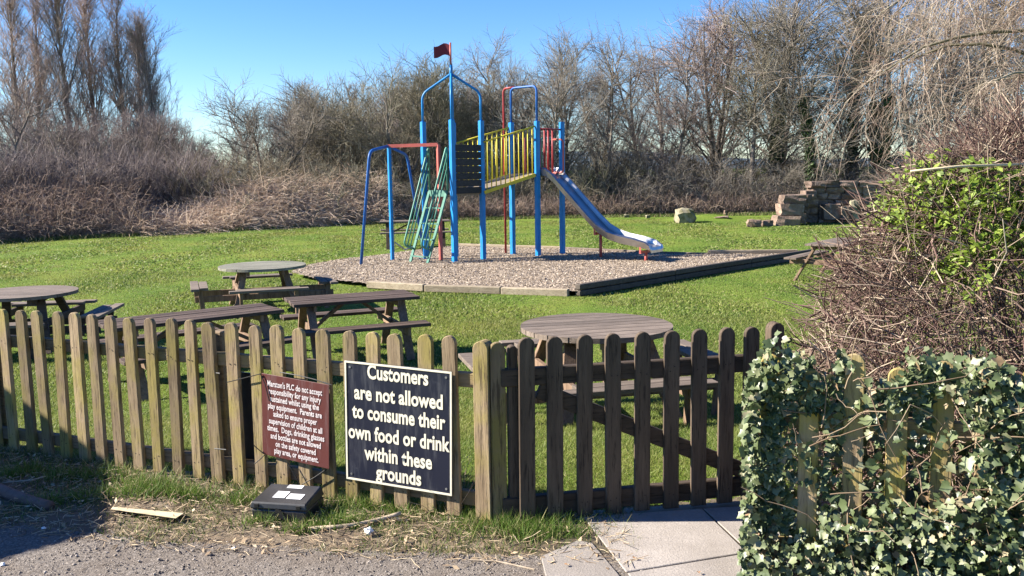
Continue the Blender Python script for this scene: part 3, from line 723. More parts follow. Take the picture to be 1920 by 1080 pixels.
lines2 = ['Marston\'s PLC do not accept', 'responsibility for any injury', 'sustained whilst using the', 'play equipment.  Parents are', 'asked to ensure proper', 'supervision of children at all', 'times.  Dogs, drinking glasses', 'and bottles are not allowed', 'on the safety covered', 'play area, or equipment.']
fr2 = [(.5, .115, .81), (.5, .205, .775), (.495, .295, .73), (.5, .385, .80), (.505, .475, .65), (.51, .568, .79), (.51, .657, .85), (.51, .75, .75), (.51, .84, .60), (.52, .925, .66)]
sign_m, cen2, Mr2, w2, h2 = sign('notice_sign', 'small maroon plate about play equipment responsibility, tied on with black cable ties', [(488.5, 699), (617.8, 721.7), (617, 879.4), (494.7, 851.7)], .040, rad(-4), 'sign_brown', .004,
     [(t_, a, b_, c_, H2) for t_, (a, b_, c_) in zip(lines2, fr2)], 'white_text', .022)
for pts in ([(488, 701), (458, 709), (425, 717)], [(488, 701), (497, 720), (505, 752)], [(525, 698), (560, 704), (592, 712), (614, 720)], [(495, 851), (485, 843), (476, 835)], [(496, 853), (487, 862), (477, 870)], [(540, 868), (551, 888), (562, 908)], [(612, 880), (590, 895), (568, 908), (553, 922)], [(606, 716), (622, 722)]):
    MB().tube([fence_hit(x, y, .036) - cen2 for x, y in pts], .0028, 5).build('cable_tie', 'tie', sign_m)
# back of another board behind the fence
db = thing('dark_board', 'narrow black board standing behind the pickets left of the maroon sign', 'board', fence_hit(468, 862, -.07)); Md = rootinv(db)
cs = [fence_hit(*p, -.07) for p in ((452, 698), (488, 702), (492, 868), (458, 862))]
MB().prism(cs, fn * -.012).build('panel', 'black', db, Md, bevel=.001)
MB().beam(fence_hit(450, 697, -.078), fence_hit(457, 863, -.078), .012, .016).build('batten', 'mossy', db, Md)
MB().tube([fence_hit(395, 698, .014), fence_hit(412, 700, .014)], .003, 5).build('cable_tie', 'tie', db, Md)
MB().tube([fence_hit(402, 841, .014), fence_hit(424, 843, .014)], .003, 5).build('cable_tie', 'tie', db, Md)

# ================================================================== SMALL THINGS ON THE VERGE
bx0 = at_z(472, 979, 0); bx1 = at_z(578, 986, 0); e1 = (bx1 - bx0).normalized(); e2 = Vector((-e1.y, e1.x, 0)); BW = (bx1 - bx0).length
BZ = 1.3
box = thing('bait_box', 'flat black plastic bait box with three white stickers on its lid', 'box', bx0 + e1 * BW / 2 + e2 * .1, zrot(e1)); box.scale = (1, 1, BZ)
def frus(x0, x1, y0, y1, z0, z1, ins):
    return MB().add([(x0, y0, z0), (x1, y0, z0), (x1, y1, z0), (x0, y1, z0), (x0 + ins, y0 + ins, z1), (x1 - ins, y0 + ins, z1), (x1 - ins, y1 - ins, z1), (x0 + ins, y1 - ins, z1)], [(3, 2, 1, 0), (4, 5, 6, 7), (0, 1, 5, 4), (1, 2, 6, 5), (2, 3, 7, 6), (3, 0, 4, 7)])
h = BW / 2
fr = MB().add([(-h + .01, -.105, 0), (h - .01, -.105, 0), (h - .01, .105, 0), (-h + .01, .105, 0), (-h + .004, -.11, .056), (h - .004, -.11, .056), (h - .004, .11, .056), (-h + .004, .11, .056)], [(3, 2, 1, 0), (4, 5, 6, 7), (0, 1, 5, 4), (1, 2, 6, 5), (2, 3, 7, 6), (3, 0, 4, 7)])
fr.build('body', 'black', box, bevel=.006)
lid = MB().add([(-h, -.115, .058), (h, -.115, .058), (h, .112, .062), (-h, .112, .062), (-h + .006, -.108, .083), (h - .006, -.108, .083), (h - .012, .10, .098), (-h + .012, .10, .098)], [(3, 2, 1, 0), (4, 5, 6, 7), (0, 1, 5, 4), (1, 2, 6, 5), (2, 3, 7, 6), (3, 0, 4, 7)]).build('lid', 'black', box, bevel=.005)
for x in (-.75, .72): MB().box((x * h, -.1155, .072), (.022, .006, .014)).build('lock_slot', 'tie', lid, bevel=.001)
MB().beam((-.01, -.118, .060), (.03, -.121, .048), .006, .012).build('latch', 'tie', lid)
def on_lid(x0, x1, y0, y1):
    z = lambda y: .083 + (y + .108) / .208 * .015 + .0012
    return MB().prism([(x0, y0, z(y0)), (x1, y0, z(y0)), (x1, y1, z(y1)), (x0, y1, z(y1))], (0, 0, .0008))
on_lid(-.055, .008, -.055, .015).build('sticker', 'sticker', lid); on_lid(.018, .095, -.06, -.005).build('sticker', 'sticker', lid); on_lid(-.03, .05, .055, .09).build('sticker', 'sticker', lid)

def lumpy(name, label, cat, pts, r, mat, sides=9):
    t = thing(name, label, cat, pts[0]); M = rootinv(t)
    n = len(pts); MB().tube(pts, [r * (1 + .15 * math.sin(i * 2.1)) * (1 - .25 * i / n) for i in range(n)], sides).build('wood' if cat != 'log' else 'log', mat, t, M, smooth=True)
    return t
def gpz(px, py, z): return at_z(px, py, z)
MAT['log'] = plain('log_bark', (0.17, 0.12, 0.105), .9, (0.11, 0.08, 0.07), 18, .2, bumps=.5)
MAT['pale_wood'] = wood('split_pale_wood', (0.50, 0.40, 0.24), (0.68, 0.58, 0.40), 0)
MAT['grey_stick'] = plain('dry_grey_stick', (0.42, 0.34, 0.25), .9, (0.30, 0.24, 0.17), 20, .2, bumps=.3)
lg = MB().tube([gpz(-60, 912, .03), gpz(-10, 915, .035), gpz(40, 935, .03), gpz(93, 950, .03)], [.036, .034, .032, .03], 10)
tag(link('log', lg.mesh('log', smooth=True), MAT['log']), 'brown fallen log lying in the shade at the left edge', 'log')
pl = MB().add([gpz(208, 955, .02), gpz(330, 972, .02), gpz(345, 962, .02), gpz(212, 950, .02), gpz(208, 955, .045), gpz(330, 972, .045), gpz(345, 962, .05), gpz(212, 950, .042)], [(3, 2, 1, 0), (4, 5, 6, 7), (0, 1, 5, 4), (1, 2, 6, 5), (2, 3, 7, 6), (3, 0, 4, 7)])
tag(link('split_wood', pl.mesh('split_wood', bevel=.003), MAT['pale_wood']), 'pale split piece of wood lying on the grass verge', 'wood')
st = MB().tube(bend([gpz(578, 992, .02), gpz(665, 985, .025), gpz(720, 972, .03), gpz(752, 962, .05)], .1, 3), .011, 7)
tag(link('stick', st.mesh('stick', smooth=True), MAT['grey_stick']), 'dry grey stick lying below the navy sign', 'stick')
st = MB().tube([gpz(1002, 1068, .026), gpz(930, 1052, .03), gpz(880, 1050, .028)], .0035, 5)
tag(link('stick', st.mesh('stick'), MAT['grey_stick']), 'thin twig on the track in front of the gate post', 'stick')
st = MB().tube([gpz(5, 905, .03), gpz(60, 900, .05), gpz(85, 893, .05)], .004, 5)
tag(link('stick', st.mesh('stick'), MAT['grey_stick']), 'thin pale twig in the shade above the fallen log', 'stick')
# scraps of white paper
for (px, py, s_, lab) in [(692, 996, .024, 'crumpled white paper scrap below the navy sign'), (438, 1028, .010, 'tiny white scrap on the track below the bait box'), (82, 990, .012, 'small white scrap in the shade near the log'), (5, 1058, .012, 'small white scrap at the lower left corner')]:
    me = bpy.data.meshes.new('paper_scrap'); bm = bmesh.new(); bmesh.ops.create_icosphere(bm, subdivisions=2, radius=s_)
    for q in bm.verts: q.co *= R.uniform(.6, 1.15); q.co.z = q.co.z * .8
    bm.to_mesh(me); bm.free(); tag(link('paper_scrap', me, MAT['paper'], loc=gpz(px, py, .03)), lab, 'litter')
# a few fallen leaves on the paving
for (px, py) in [(1190, 1045), (1310, 1072), (1060, 1058), (1395, 1070)]:
    v_, f_ = ivy_leaf('l', px); o = link('fallen_leaf', np_mesh('fallen_leaf', v_ * .013, [f_]), MAT['leaf_litter'], loc=at_z(px, py, .040), rot=(.1, 0, px))
    tag(o, {1190: 'small brown leaf in the middle of the big paving slab', 1310: 'small dark leaf on the lower paving slab', 1060: 'tiny leaf on the broken concrete slab', 1395: 'brown leaf on the paving beside the ivy'}[px], 'leaf')

# unseen blocker added at the left, its top shaped to shade the verge corner
m, nt, b = newmat('shadow_blocker'); tcn = coords(nt, rnd=False, scale=(1, 1, 1)); bk = nn(nt, 'ShaderNodeTexBrick', i_Scale=4.0)
bk.inputs['Color1'].default_value = (.28, .11, .07, 1); bk.inputs['Color2'].default_value = (.22, .09, .06, 1); bk.inputs['Mortar'].default_value = (.35, .32, .28, 1)
sw = nn(nt, 'ShaderNodeMapping'); sw.inputs['Rotation'].default_value = (rad(90), 0, rad(90)); nt.links.new(tcn, sw.inputs[0]); nt.links.new(sw.outputs[0], bk.inputs[0]); nt.links.new(bk.outputs[0], b.inputs['Base Color'])
MAT['brick'] = m
wt = thing('shadow_blocker', 'unseen brick-patterned shadow blocker with sloping top, added left of the fence outside the picture', 'wall', (-6.1, 4.6, 0))
MB().prism([(0, -1.7, -.05), (0, 1.15, -.05), (0, 1.25, 2.16), (0, .53, 2.40), (0, -.43, 2.62), (0, -.78, 2.41), (0, -1.7, 1.95)], (-.24, 0, 0)).build('blocker_body', 'brick', wt)

# ================================================================== PICNIC TABLES
def clip_len(y, r): return math.sqrt(max(r * r - y * y, 0))
def rect_table(label, loc, rotz, L, Wd, H, top_mat, leg_mat, seat_mat, group='picnic tables on the lawn'):
    t = thing('picnic_table', label, 'table', loc, rotz, group)
    npl = 5; pw = Wd / npl
    for i in range(npl):
        MB().box((R.uniform(-.008, .008), -Wd / 2 + pw * (i + .5), H - .02 + R.uniform(-.002, .002)), (L, pw - .012, .036)).build('top_plank', top_mat, t, bevel=.003)
    for s in (-1, 1):
        for k in (0, 1):
            MB().box((R.uniform(-.01, .01), s * (Wd / 2 + .20 + .125 * k), H * .6), (L, .115, .036)).build('seat_plank', seat_mat, t, bevel=.003)
    for s in (-1, 1):
        x = s * (L / 2 - .24)
        for q in (-1, 1):
            MB().beam((x + s * .038, q * .20, H - .05), (x + s * .038, q * (Wd / 2 + .24), 0), .038, .095, (1, 0, 0)).build('leg', leg_mat, t, bevel=.003)
        MB().box((x, 0, H * .6 - .066), (.036, Wd + .70, .09)).build('seat_rail', leg_mat, t, bevel=.003)
        MB().box((x, 0, H - .075), (.036, Wd - .08, .07)).build('top_cleat', leg_mat, t, bevel=.003)
        MB().beam((s * .10, 0, H - .06), (x - s * .02, 0, H * .6 - .06), .07, .036).build('brace', leg_mat, t, bevel=.003)
    return t
def round_table(label, loc, rotz, D, H, top_mat, leg_mat, seat_mat, group='picnic tables on the lawn'):
    t = thing('round_picnic_table', label, 'table', loc, rotz, group)
    r = D / 2; npl = 9; pw = D / npl
    for i in range(npl):
        y0 = -r + pw * i + .005; y1 = y0 + pw - .010; pts = []
        for j in range(7): y = y0 + (y1 - y0) * j / 6; pts.append((clip_len(y, r * 1.001), y, H - .04))
        for j in range(6, -1, -1): y = y0 + (y1 - y0) * j / 6; pts.append((-clip_len(y, r * 1.001), y, H - .04))
        MB().prism(pts, (0, 0, .04)).build('top_plank', top_mat, t)
    for x in (-.26, .26): MB().box((x, 0, H - .075), (.05, D * .82, .068)).build('top_cleat', leg_mat, t, bevel=.003)
    for s in (-1, 1):
        for q in (-1, 1):
            MB().beam((s * .30, q * .26, H - .045), (s * .46, q * .62, 0), .045, .10, (1, 0, 0)).build('leg', leg_mat, t, bevel=.003)
    sz = H * .6; ro = r * 1.0 + .42
    for x in (-.40, .40):
        MB().box((x, 0, sz - .07), (.042, 2 * ro - .1, .09)).build('seat_beam', leg_mat, t, bevel=.003)
        MB().box((0, x * .9, sz - .165), (2 * ro - .1, .042, .09)).build('seat_beam', leg_mat, t, bevel=.003)
    for k in range(4):
        a = k * math.pi / 2; Mk = Matrix.Rotation(a, 4, 'Z')
        for j, rr in enumerate((ro - .19, ro - .06)):
            MB().box((rr, 0, sz - (.1 if 0 else 0)), (.12, .92 + .22 * j, .036)).build('seat_plank', seat_mat, t, Mk, bevel=.003)
        if k % 2 == 0:
            for q in (-1, 1): MB().box((ro - .14, q * .36 + .03, sz - .05), (.06, .042, .065)).build('seat_block', leg_mat, t, Mk)
        for q in (-1, 1):
            MB().beam((ro - .13, q * .40, sz - .02), (ro - .17, q * .40, 0), .07, .045, (0, 1, 0)).build('seat_leg', leg_mat, t, Mk, bevel=.003)
    return t
def onlawn(x, y): return Vector((x, y, lawn_z(x, y)))
tcn_ = at_z(1118, 609, .44)
round_table('near round picnic table with a pale plank top behind the gate', onlawn(tcn_.x, tcn_.y), rad(14), 1.22, .75, 'table', 'table_leg', 'table')
p = at_z(360, 590, .25)
rect_table('long dark picnic table nearest the fence left of the signs', onlawn(p.x, p.y), rad(38), 1.75, .66, .70, 'table_dark', 'table_leg', 'table_dark')
p = at_z(660, 556, .25)
rect_table('dark picnic table between the fence and the wood chips', onlawn(p.x, p.y), rad(23), 1.45, .66, .70, 'table_dark', 'table_leg', 'table_dark')
p = at_z(492, 497, .25)
round_table('round picnic table with lichen-grey top at the corner of the wood chips', onlawn(p.x, p.y), rad(20), 1.34, .70, 'table_grey', 'table_leg', 'table')
p = at_z(42, 547, .25)
round_table('round picnic table cut off by the left edge', onlawn(p.x, p.y), rad(8), 1.28, .70, 'table', 'table_dark', 'table')
p = at_z(776, 466, -DROP)
rect_table('distant grey picnic table behind the green ladder', onlawn(p.x, p.y + .45), rad(8), 1.95, .70, .76, 'table', 'table_dark', 'table')
p = at_z(1495, 535, -DROP)
rect_table('picnic table half hidden by the hedge at the right', onlawn(p.x + 1.05, p.y + .85), rad(52), 1.8, .70, .72, 'table', 'table_leg', 'table')

# ================================================================== PLAY FRAME
GZ = CHZ - .02
pf = thing('climbing_frame', 'blue climbing frame with yellow bridge, green ladder, steel slide and red flag', 'play frame', (0, 21, GZ))
MP = rootinv(pf)
A = Vector((-1.98, 21.0, GZ)); B = Vector((-1.28, 20.3, GZ)); D = Vector((-.65, 20.86, GZ)); Cc = Vector((-1.33, 21.56, GZ))
E = Vector((.035, 21.9, GZ)); Fp = Vector((.63, 21.35, GZ)); G = Vector((1.24, 21.95, GZ))
PTOP = 2.80
tdir = (D - B).normalized()
def sqpost(p, ztop, wd=.105, name='post', mat='blue'):
    d = Vector((tdir.x, tdir.y, 0)); s = Vector((-d.y, d.x, 0)); hw = wd / 2
    q = [p + d * a * hw + s * b_ * hw for a, b_ in ((-1, -1), (1, -1), (1, 1), (-1, 1))]
    return MB().prism(q, (0, 0, ztop - p.z)).build(name, mat, pf, MP, bevel=.008)
for q in (A, B, Cc, D, E, Fp, G): sqpost(q, PTOP)
apex = (A + B + Cc + D) / 4; apex.z = 3.80
for q in (A, B, Cc, D):
    top = Vector((q.x, q.y, PTOP - .1)); sh = Vector((q.x, q.y, 3.42))
    MB().tube(bend([top, sh, apex.lerp(Vector((q.x, q.y, 3.78)), .12) , apex + Vector((0, 0, .06))], .16), .027, 8).build('roof_arch', 'blue', pf, MP, smooth=True)
sp = MB().tube([apex - Vector((0, 0, .05)), apex + Vector((0, 0, .25))], .035, 8).build('finial', 'blue', pf, MP, smooth=True)
fp_ = MB().tube([apex + Vector((0, 0, .2)), apex + Vector((0, 0, .74))], .022, 7).build('flag_pole', 'red', pf, MP, smooth=True)
fl = []
for k in range(13):
    x = -.36 * k / 12 - .015; zz = .04 * math.sin(k / 12 * 5.2); yy = .02 * math.sin(k / 12 * 4)
    fl.append(Vector((x, yy, zz)))
vs = [apex + p_ + Vector((0, dy, z_)) for p_ in fl for (dy, z_) in ((-.006, .44), (-.006, .69), (.006, .69), (.006, .44))]
fs = [[4 * i + a, 4 * i + (a + 1) % 4, 4 * i + 4 + (a + 1) % 4, 4 * i + 4 + a] for i in range(12) for a in range(4)] + [[3, 2, 1, 0], [48, 49, 50, 51]]
MB().add(vs, fs).build('flag', 'flag', fp_, MP)
DZ1, DZ2 = 1.20, 1.58
# decks
MB().prism([Vector((q.x, q.y, DZ1 - .06)) for q in (A, B, D, Cc)], (0, 0, .06)).build('deck', 'deck', pf, MP)
H_ = G + E - Fp
MB().prism([Vector((q.x, q.y, DZ2 - .06)) for q in (Fp, G, H_, E)], (0, 0, .06)).build('deck', 'deck', pf, MP)
# black panel of planks between B and D
pn = None; out = Vector((tdir.y, -tdir.x, 0)) * .045
np_ = 7; z0, z1 = DZ1 - .03, 2.27
for i in range(np_):
    za = z0 + (z1 - z0) * i / np_; zb = z0 + (z1 - z0) * (i + 1) / np_ - .014
    a = B + tdir * .055 + out; c = D - tdir * .055 + out
    mb = MB().prism([Vector((a.x, a.y, za)), Vector((c.x, c.y, za)), Vector((c.x, c.y, zb)), Vector((a.x, a.y, zb))], -out.normalized() * .03)
    if pn is None: pn = mb.build('black_panel', 'black_ply', pf, MP, bevel=.003)
    else: mb.build('plank', 'black_ply', pn, MP, bevel=.003)
# bridge
def bridge_side(p, q):
    p0 = Vector((p.x, p.y, DZ1)); q0 = Vector((q.x, q.y, DZ2)); d = (q0 - p0)
    tr_ = MB().tube([p0 + Vector((0, 0, 1.12)), q0 + Vector((0, 0, 1.10))], .020, 6).build('bridge_rail', 'yellow', pf, MP, smooth=True)
    MB().beam(p0 + Vector((0, 0, -.02)), q0 + Vector((0, 0, -.02)), .045, .075).build('bridge_beam', 'yellow', pf, MP)
    nb = 11
    for i in range(nb):
        t = (i + .6) / (nb + .2); b0 = p0.lerp(q0, t)
        MB().tube([b0 + Vector((0, 0, -.02)), b0 + Vector((0, 0, 1.11))], .014, 5).build('bar', 'yellow', tr_, MP, smooth=True)
off = Vector((tdir.y, -tdir.x, 0)) * .03
bridge_side(D + Vector((.05, -.03, 0)), Fp + Vector((-.05, -.03, 0))); bridge_side(Cc + Vector((.05, .0, 0)), E + Vector((-.05, 0, 0)))
nb = 9
for i in range(nb):
    t0_, t1_ = i / nb, (i + 1) / nb - .01
    qs = [D.lerp(Fp, t0_), D.lerp(Fp, t1_), Cc.lerp(E, t1_), Cc.lerp(E, t0_)]; zz = [DZ1 + (DZ2 - DZ1) * t for t in (t0_, t1_, t1_, t0_)]
    MB().prism([Vector((q.x, q.y, z_ - .01)) for q, z_ in zip(qs, zz)], (0, 0, .03)).build('bridge_plank', 'deck', pf, MP)
# hoop over E and F, red fire pole
hz = 3.60
MB().tube(bend([Vector((E.x, E.y, PTOP - .1)), Vector((E.x, E.y, hz)), Vector((Fp.x, Fp.y, hz)), Vector((Fp.x, Fp.y, PTOP - .1))], .14), .027, 8).build('hoop', 'blue2', pf, MP, smooth=True)
rp = Vector((-.14, 22.2, GZ))
MB().tube(bend([rp, Vector((rp.x, rp.y, hz + .02)), Vector((E.x + .1, E.y, hz + .02))], .12), .027, 8).build('fire_pole', 'red2', pf, MP, smooth=True)
# red barrier between F and G, green hoop, red grab loop
fg = (G - Fp); fgn = fg.normalized()
rl = MB().tube([Vector((Fp.x, Fp.y, 2.62)), Vector((G.x, G.y, 2.62))], .022, 6).build('barrier_rail', 'red2', pf, MP, smooth=True)
for t in (.10, .30, .45, .62): 
    q = Fp + fg * t; MB().tube([Vector((q.x, q.y, DZ2)), Vector((q.x, q.y, 2.62))], .026, 6).build('upright', 'red2', rl, MP, smooth=True)
q = E.lerp(H_, .55); MB().tube([Vector((q.x, q.y, DZ2)), Vector((q.x, q.y, 2.45))], .022, 6).build('upright', 'red', rl, MP, smooth=True)
q0 = E.lerp(H_, .02); q1 = E.lerp(H_, .8)
MB().tube(bend([Vector((q0.x + .7, q0.y, DZ2)), Vector((q0.x + .7, q0.y, 2.42)), Vector((q1.x + .52, q1.y, 2.42)), Vector((q1.x + .52, q1.y, DZ2))], .05), .020, 6).build('grab_hoop', 'green', pf, MP, smooth=True)
sd_ = Vector((.80, -.60, 0)).normalized()
lp0 = Fp + fg * .62; a = Vector((lp0.x, lp0.y, 2.38)); c = a + sd_ * .30
MB().tube(bend([a, c, c - Vector((0, 0, .78)), a - Vector((0, 0, .78))], .09), .022, 6).build('grab_loop', 'red', pf, MP, smooth=True)
# slide
s0 = Fp + fg * .42; cw_ = .27; sn = Vector((-sd_.y, sd_.x, 0))
prof = [(-.05, 1.60), (.12, 1.59), (.30, 1.47), (.8, .99), (1.3, .51), (1.55, .30), (1.8, .17), (2.1, .09), (2.45, .035), (2.75, -.01), (2.86, -.04), (2.89, -.10)]
from bisect import bisect
def slide_pt(k, s, dz=0.0): 
    t, z_ = prof[k]; q = s0 + sd_ * t + sn * (s * cw_); return Vector((q.x, q.y, z_ + dz))
vs = []; fs = []
lip = [(-1.16, .10), (-1.0, .13), (-.94, .10), (-.86, .0), (.86, .0), (.94, .10), (1.0, .13), (1.16, .10), (1.0, -.06), (-1.0, -.06)]
for k in range(len(prof)):
    fade = 1 if k < len(prof) - 3 else (.75, .35, .2)[k - len(prof) + 3]
    for s, dz in lip: vs.append(slide_pt(k, s, dz * fade if dz > 0 else dz))
nl = len(lip)
for k in range(len(prof) - 1):
    for j in range(nl): fs.append([k * nl + j, k * nl + (j + 1) % nl, (k + 1) * nl + (j + 1) % nl, (k + 1) * nl + j])
fs += [list(range(nl))[::-1], list(range((len(prof) - 1) * nl, len(prof) * nl))]
ch = MB().add(vs, fs).build('slide_chute', 'steel', pf, MP)
def zprof(t): 
    return float(np.interp(t, [q[0] for q in prof], [q[1] for q in prof]))
for t in (1.45, 2.62):
    q = s0 + sd_ * t; zt = zprof(t) - .06
    su = MB().tube([Vector((q.x, q.y, GZ - .05)), Vector((q.x, q.y, zt - .12))], .035, 8).build('slide_support', 'red', pf, MP, smooth=True)
    MB().beam(Vector((q.x, q.y, zt - .10)) - sn * cw_, Vector((q.x, q.y, zt - .10)) + sn * cw_, .05, .06).build('support_bracket', 'red', su, MP)
    for s in (-1, 1): MB().beam(Vector((q.x, q.y, zt - .10)) + sn * cw_ * s, Vector((q.x, q.y, zt + .06)) + sn * cw_ * s, .04, .012, sn).build('support_lug', 'red', su, MP)
# ladder between A and B
ld = Vector((-tdir.x, -tdir.y, 0)); abm = (A + B) / 2
abd = (B - A).normalized(); ldn = Vector((-abd.y, abd.x, 0)); ldn = ldn if ldn.x < 0 else -ldn
def lad(s, t, z_): q = abm + abd * s + ldn * t; return Vector((q.x, q.y, z_))
LT = .66; HW = .30
for s in (-HW, HW):
    MB().beam(lad(s, LT, GZ - .05), lad(s, .02, DZ1 + .02), .03, .075, abd).build('ladder_stile', 'pale_green', pf, MP)
    f = lambda k: lad(s, LT + (.02 - LT) * k, GZ + (DZ1 + .02 - GZ) * k)
    up_ = 1.05
    o1 = lad(s * 1.04, .0, DZ1); o2 = lad(s * 1.04, .0, DZ1 + 1.05); o3 = f(.26) + Vector((0, 0, .0)) + ldn * .30; o4 = f(.20) 
    hr = MB().tube(bend([o1, o2, o3 + ldn * .02, o4], .12), .024, 6).build('handrail', 'green', pf, MP, smooth=True)
    for k in (.30, .62):
        MB().tube([o2.lerp(o1, k * .75), o3.lerp(o4, k)], .016, 5).build('handrail_bar', 'green', hr, MP, smooth=True)
for k in (.1, .34, .56, .78):
    z_ = GZ + (DZ1 - GZ) * k; t = LT * (1 - k)
    MB().beam(lad(-HW, t, z_), lad(HW, t, z_), .07, .025).build('rung', 'pale_green', pf, MP)
MB().beam(lad(-HW, .03, DZ1 - .02), lad(HW, .03, DZ1 - .02), .04, .14).build('rung', 'pale_green', pf, MP)
# side frame: blue three-legged arch with a red beam
aY = at_z(736, 489, GZ).y
ap = at_y(728, 274, aY); b1 = at_z(736, 489, GZ); b2 = at_z(677, 497.5, GZ); b3 = at_z(796, 479, GZ)
sqpost(Vector((b1.x, b1.y, GZ)), ap.z, .075, 'frame_post')
e2_ = Vector((b2.x, b2.y, 0)); mid2 = b1.lerp(b2, .72); 
MB().tube(bend([ap, at_y(693, 283, b2.y + .15), Vector((b2.x, b2.y, GZ))], .18), .034, 8).build('frame_leg', 'blue2', pf, MP, smooth=True)
MB().tube(bend([ap, at_y(763, 291, b3.y - .15), Vector((b3.x, b3.y, GZ))], .18), .034, 8).build('frame_leg', 'blue2', pf, MP, smooth=True)
rb = at_z(827, 490, GZ); rtop = at_y(821, 271, rb.y)
sqpost(Vector((rb.x, rb.y, GZ)), rtop.z, .075, 'frame_post', 'red')
MB().beam(ap, Vector((rtop.x, rtop.y, rtop.z)), .075, .075).build('frame_beam', 'red', pf, MP)
for (p0, p1) in ((ap, Vector((b1.x, b1.y, GZ))),):
    lk = MB()
    for k in range(24):
        z_ = p0.z - .15 - k * .095; q = Vector((b1.x + .055, b1.y - .02, z_))
        lk.tube([q, q + Vector((.03, 0, -.035)), q + Vector((0, 0, -.07)), q + Vector((-.012, 0, -.035))], .007, 4)
    lk.build('chain', 'chain', pf, MP)
q0 = at_y(741, 455, b1.y); q1 = at_y(776, 462, b3.y - .8)
MB().tube([q0, q0.lerp(q1, .5) - Vector((0, 0, .12)), q1], .018, 5).build('chain', 'chain', pf, MP)

# ================================================================== RUIN AND STONES
def stone_mesh(name, sx, sy, sz, sd, rnd=.12, jit=.045):
    r = random.Random(sd); me = bpy.data.meshes.new(name); bm = bmesh.new(); bmesh.ops.create_cube(bm, size=1)
    bmesh.ops.subdivide_edges(bm, edges=bm.edges[:], cuts=2, use_grid_fill=True)
    for q in bm.verts:
        n_ = q.co.normalized() * .5 * 1.25; q.co = q.co.lerp(n_, rnd)
        q.co = Vector((q.co.x * sx, q.co.y * sy, q.co.z * sz)) + Vector((r.uniform(-1, 1) * sx, r.uniform(-1, 1) * sy, r.uniform(-1, 1) * sz)) * jit
    bm.to_mesh(me); bm.free(); return me
m, nt, b = newmat('ruin_stone'); v = coords(nt)
col = ramp(nt, noise(nt, v, 2.5, 5, .65), [(0.3, (0.095, 0.062, 0.046)), (0.5, (0.18, 0.122, 0.09)), (0.7, (0.28, 0.20, 0.145))])
col = mixc(nt, ramp(nt, noise(nt, v, 6, 4, .6), [(0.6, 0.0), (0.7, .5)]), col, (0.36, 0.33, 0.30))
nt.links.new(brightness_by_object(nt, col, .7, 1.3), b.inputs['Base Color']); b.inputs['Roughness'].default_value = .95; bump(nt, b, noise(nt, v, 14, 5, .7), .9, .05)
MAT['stone'] = m
MAT['pale_stone'] = plain('pale_mossy_stone', (0.33, 0.29, 0.20), .9, (0.10, 0.095, 0.045), 3.5, .2, bumps=.9)
RZ = -DROP; ry = at_z(1560, 418, RZ).y
ruin = thing('ruined_wall', 'ruined low stone wall of brown blocks at the far right of the lawn', 'wall', at_z(1480, 420, RZ)); MR = rootinv(ruin)
def rx(px, py=400, dy=0): p = at_y(px, py, ry + dy); return p
sd = 0
def stone_at(px0, px1, py0, py1, dy, dep=.5, mat='stone', rnd=.12):
    global sd
    a = rx(px0, py0, dy); c = rx(px1, py1, dy); sd += 1
    sx = abs(c.x - a.x); sz = abs(a.z - c.z)
    o = link('stone', stone_mesh('stone', sx, dep, sz, sd, rnd), MAT[mat], ruin)
    o.location = MR @ Vector(((a.x + c.x) / 2, ry + dy + dep / 2, (a.z + c.z) / 2)); o.rotation_euler = (0, R.uniform(-.03, .03), R.uniform(-.06, .06)); return o
rowsy = [(340, 351, 1521), (352, 362, 1524), (363, 373, 1530), (374, 384, 1530), (385, 395, 1535), (396, 406, 1535), (407, 417, 1535)]
for (ya, yb, xs_) in rowsy:
    x = xs_
    while x < 1800:
        wd_ = R.uniform(20, 46) * (1.35 if ya == 340 else 1); stone_at(x, x + wd_ - 1.2, ya, yb, R.uniform(-.10, .06) + (0 if ya > 340 else -.12), .7); x += wd_
for args in [(1470, 1512, 366, 382, -1.2), (1465, 1508, 383, 404, -1.25), (1457, 1502, 405, 423, -1.3), (1512, 1532, 358, 372, -.3), (1505, 1534, 373, 388, -.2), (1512, 1534, 389, 402, -.1), (1512, 1534, 403, 417, -.1), (1500, 1522, 365, 380, -.7), (1493, 1515, 381, 400, -.8), (1495, 1513, 401, 419, -.9)]:
    stone_at(*args, .75)
stone_at(1546, 1578, 383, 412, -.35, .4); stone_at(1579, 1598, 387, 413, -.45, .4); stone_at(1597, 1612, 376, 411, -.4, .35, 'pale_stone', .3)
def loose(px, py, w_, h_, lab, mat, sd_, rnd=.25, name='stone', cat='stone'):
    p = at_z(px, py, -DROP + .02); s = F_PX / p.y
    o = link(name, stone_mesh(name, w_ / s, w_ / s * .8, h_ / s, sd_, rnd, .10), MAT[mat], loc=p + Vector((0, .2, h_ / s * .42)), rot=(0, R.uniform(-.1, .1), R.uniform(-.4, .4)))
    tag(o, lab, cat)
loose(1286, 417, 34, 27, 'pale mossy boulder standing alone on the far lawn', 'pale_stone', 71, .55)
loose(1416, 426, 24, 15, 'small brown block lying left of the ruined wall', 'stone', 72)
loose(1440, 424, 22, 11, 'flat dark stone between the small block and the ruined wall', 'stone', 73)
loose(1362, 404, 5, 10, 'tiny dark upright stub beyond the mound', 'stone', 74)
loose(1176, 408, 9, 6, 'small pale stone at the lawn edge behind the slide', 'pale_stone', 75)
loose(1216, 409, 7, 6, 'tiny pale stone at the lawn edge left of the boulder', 'pale_stone', 76)
loose(1352, 413, 26, 7, 'low dark stone half sunk in the grassy mound', 'stone', 77)

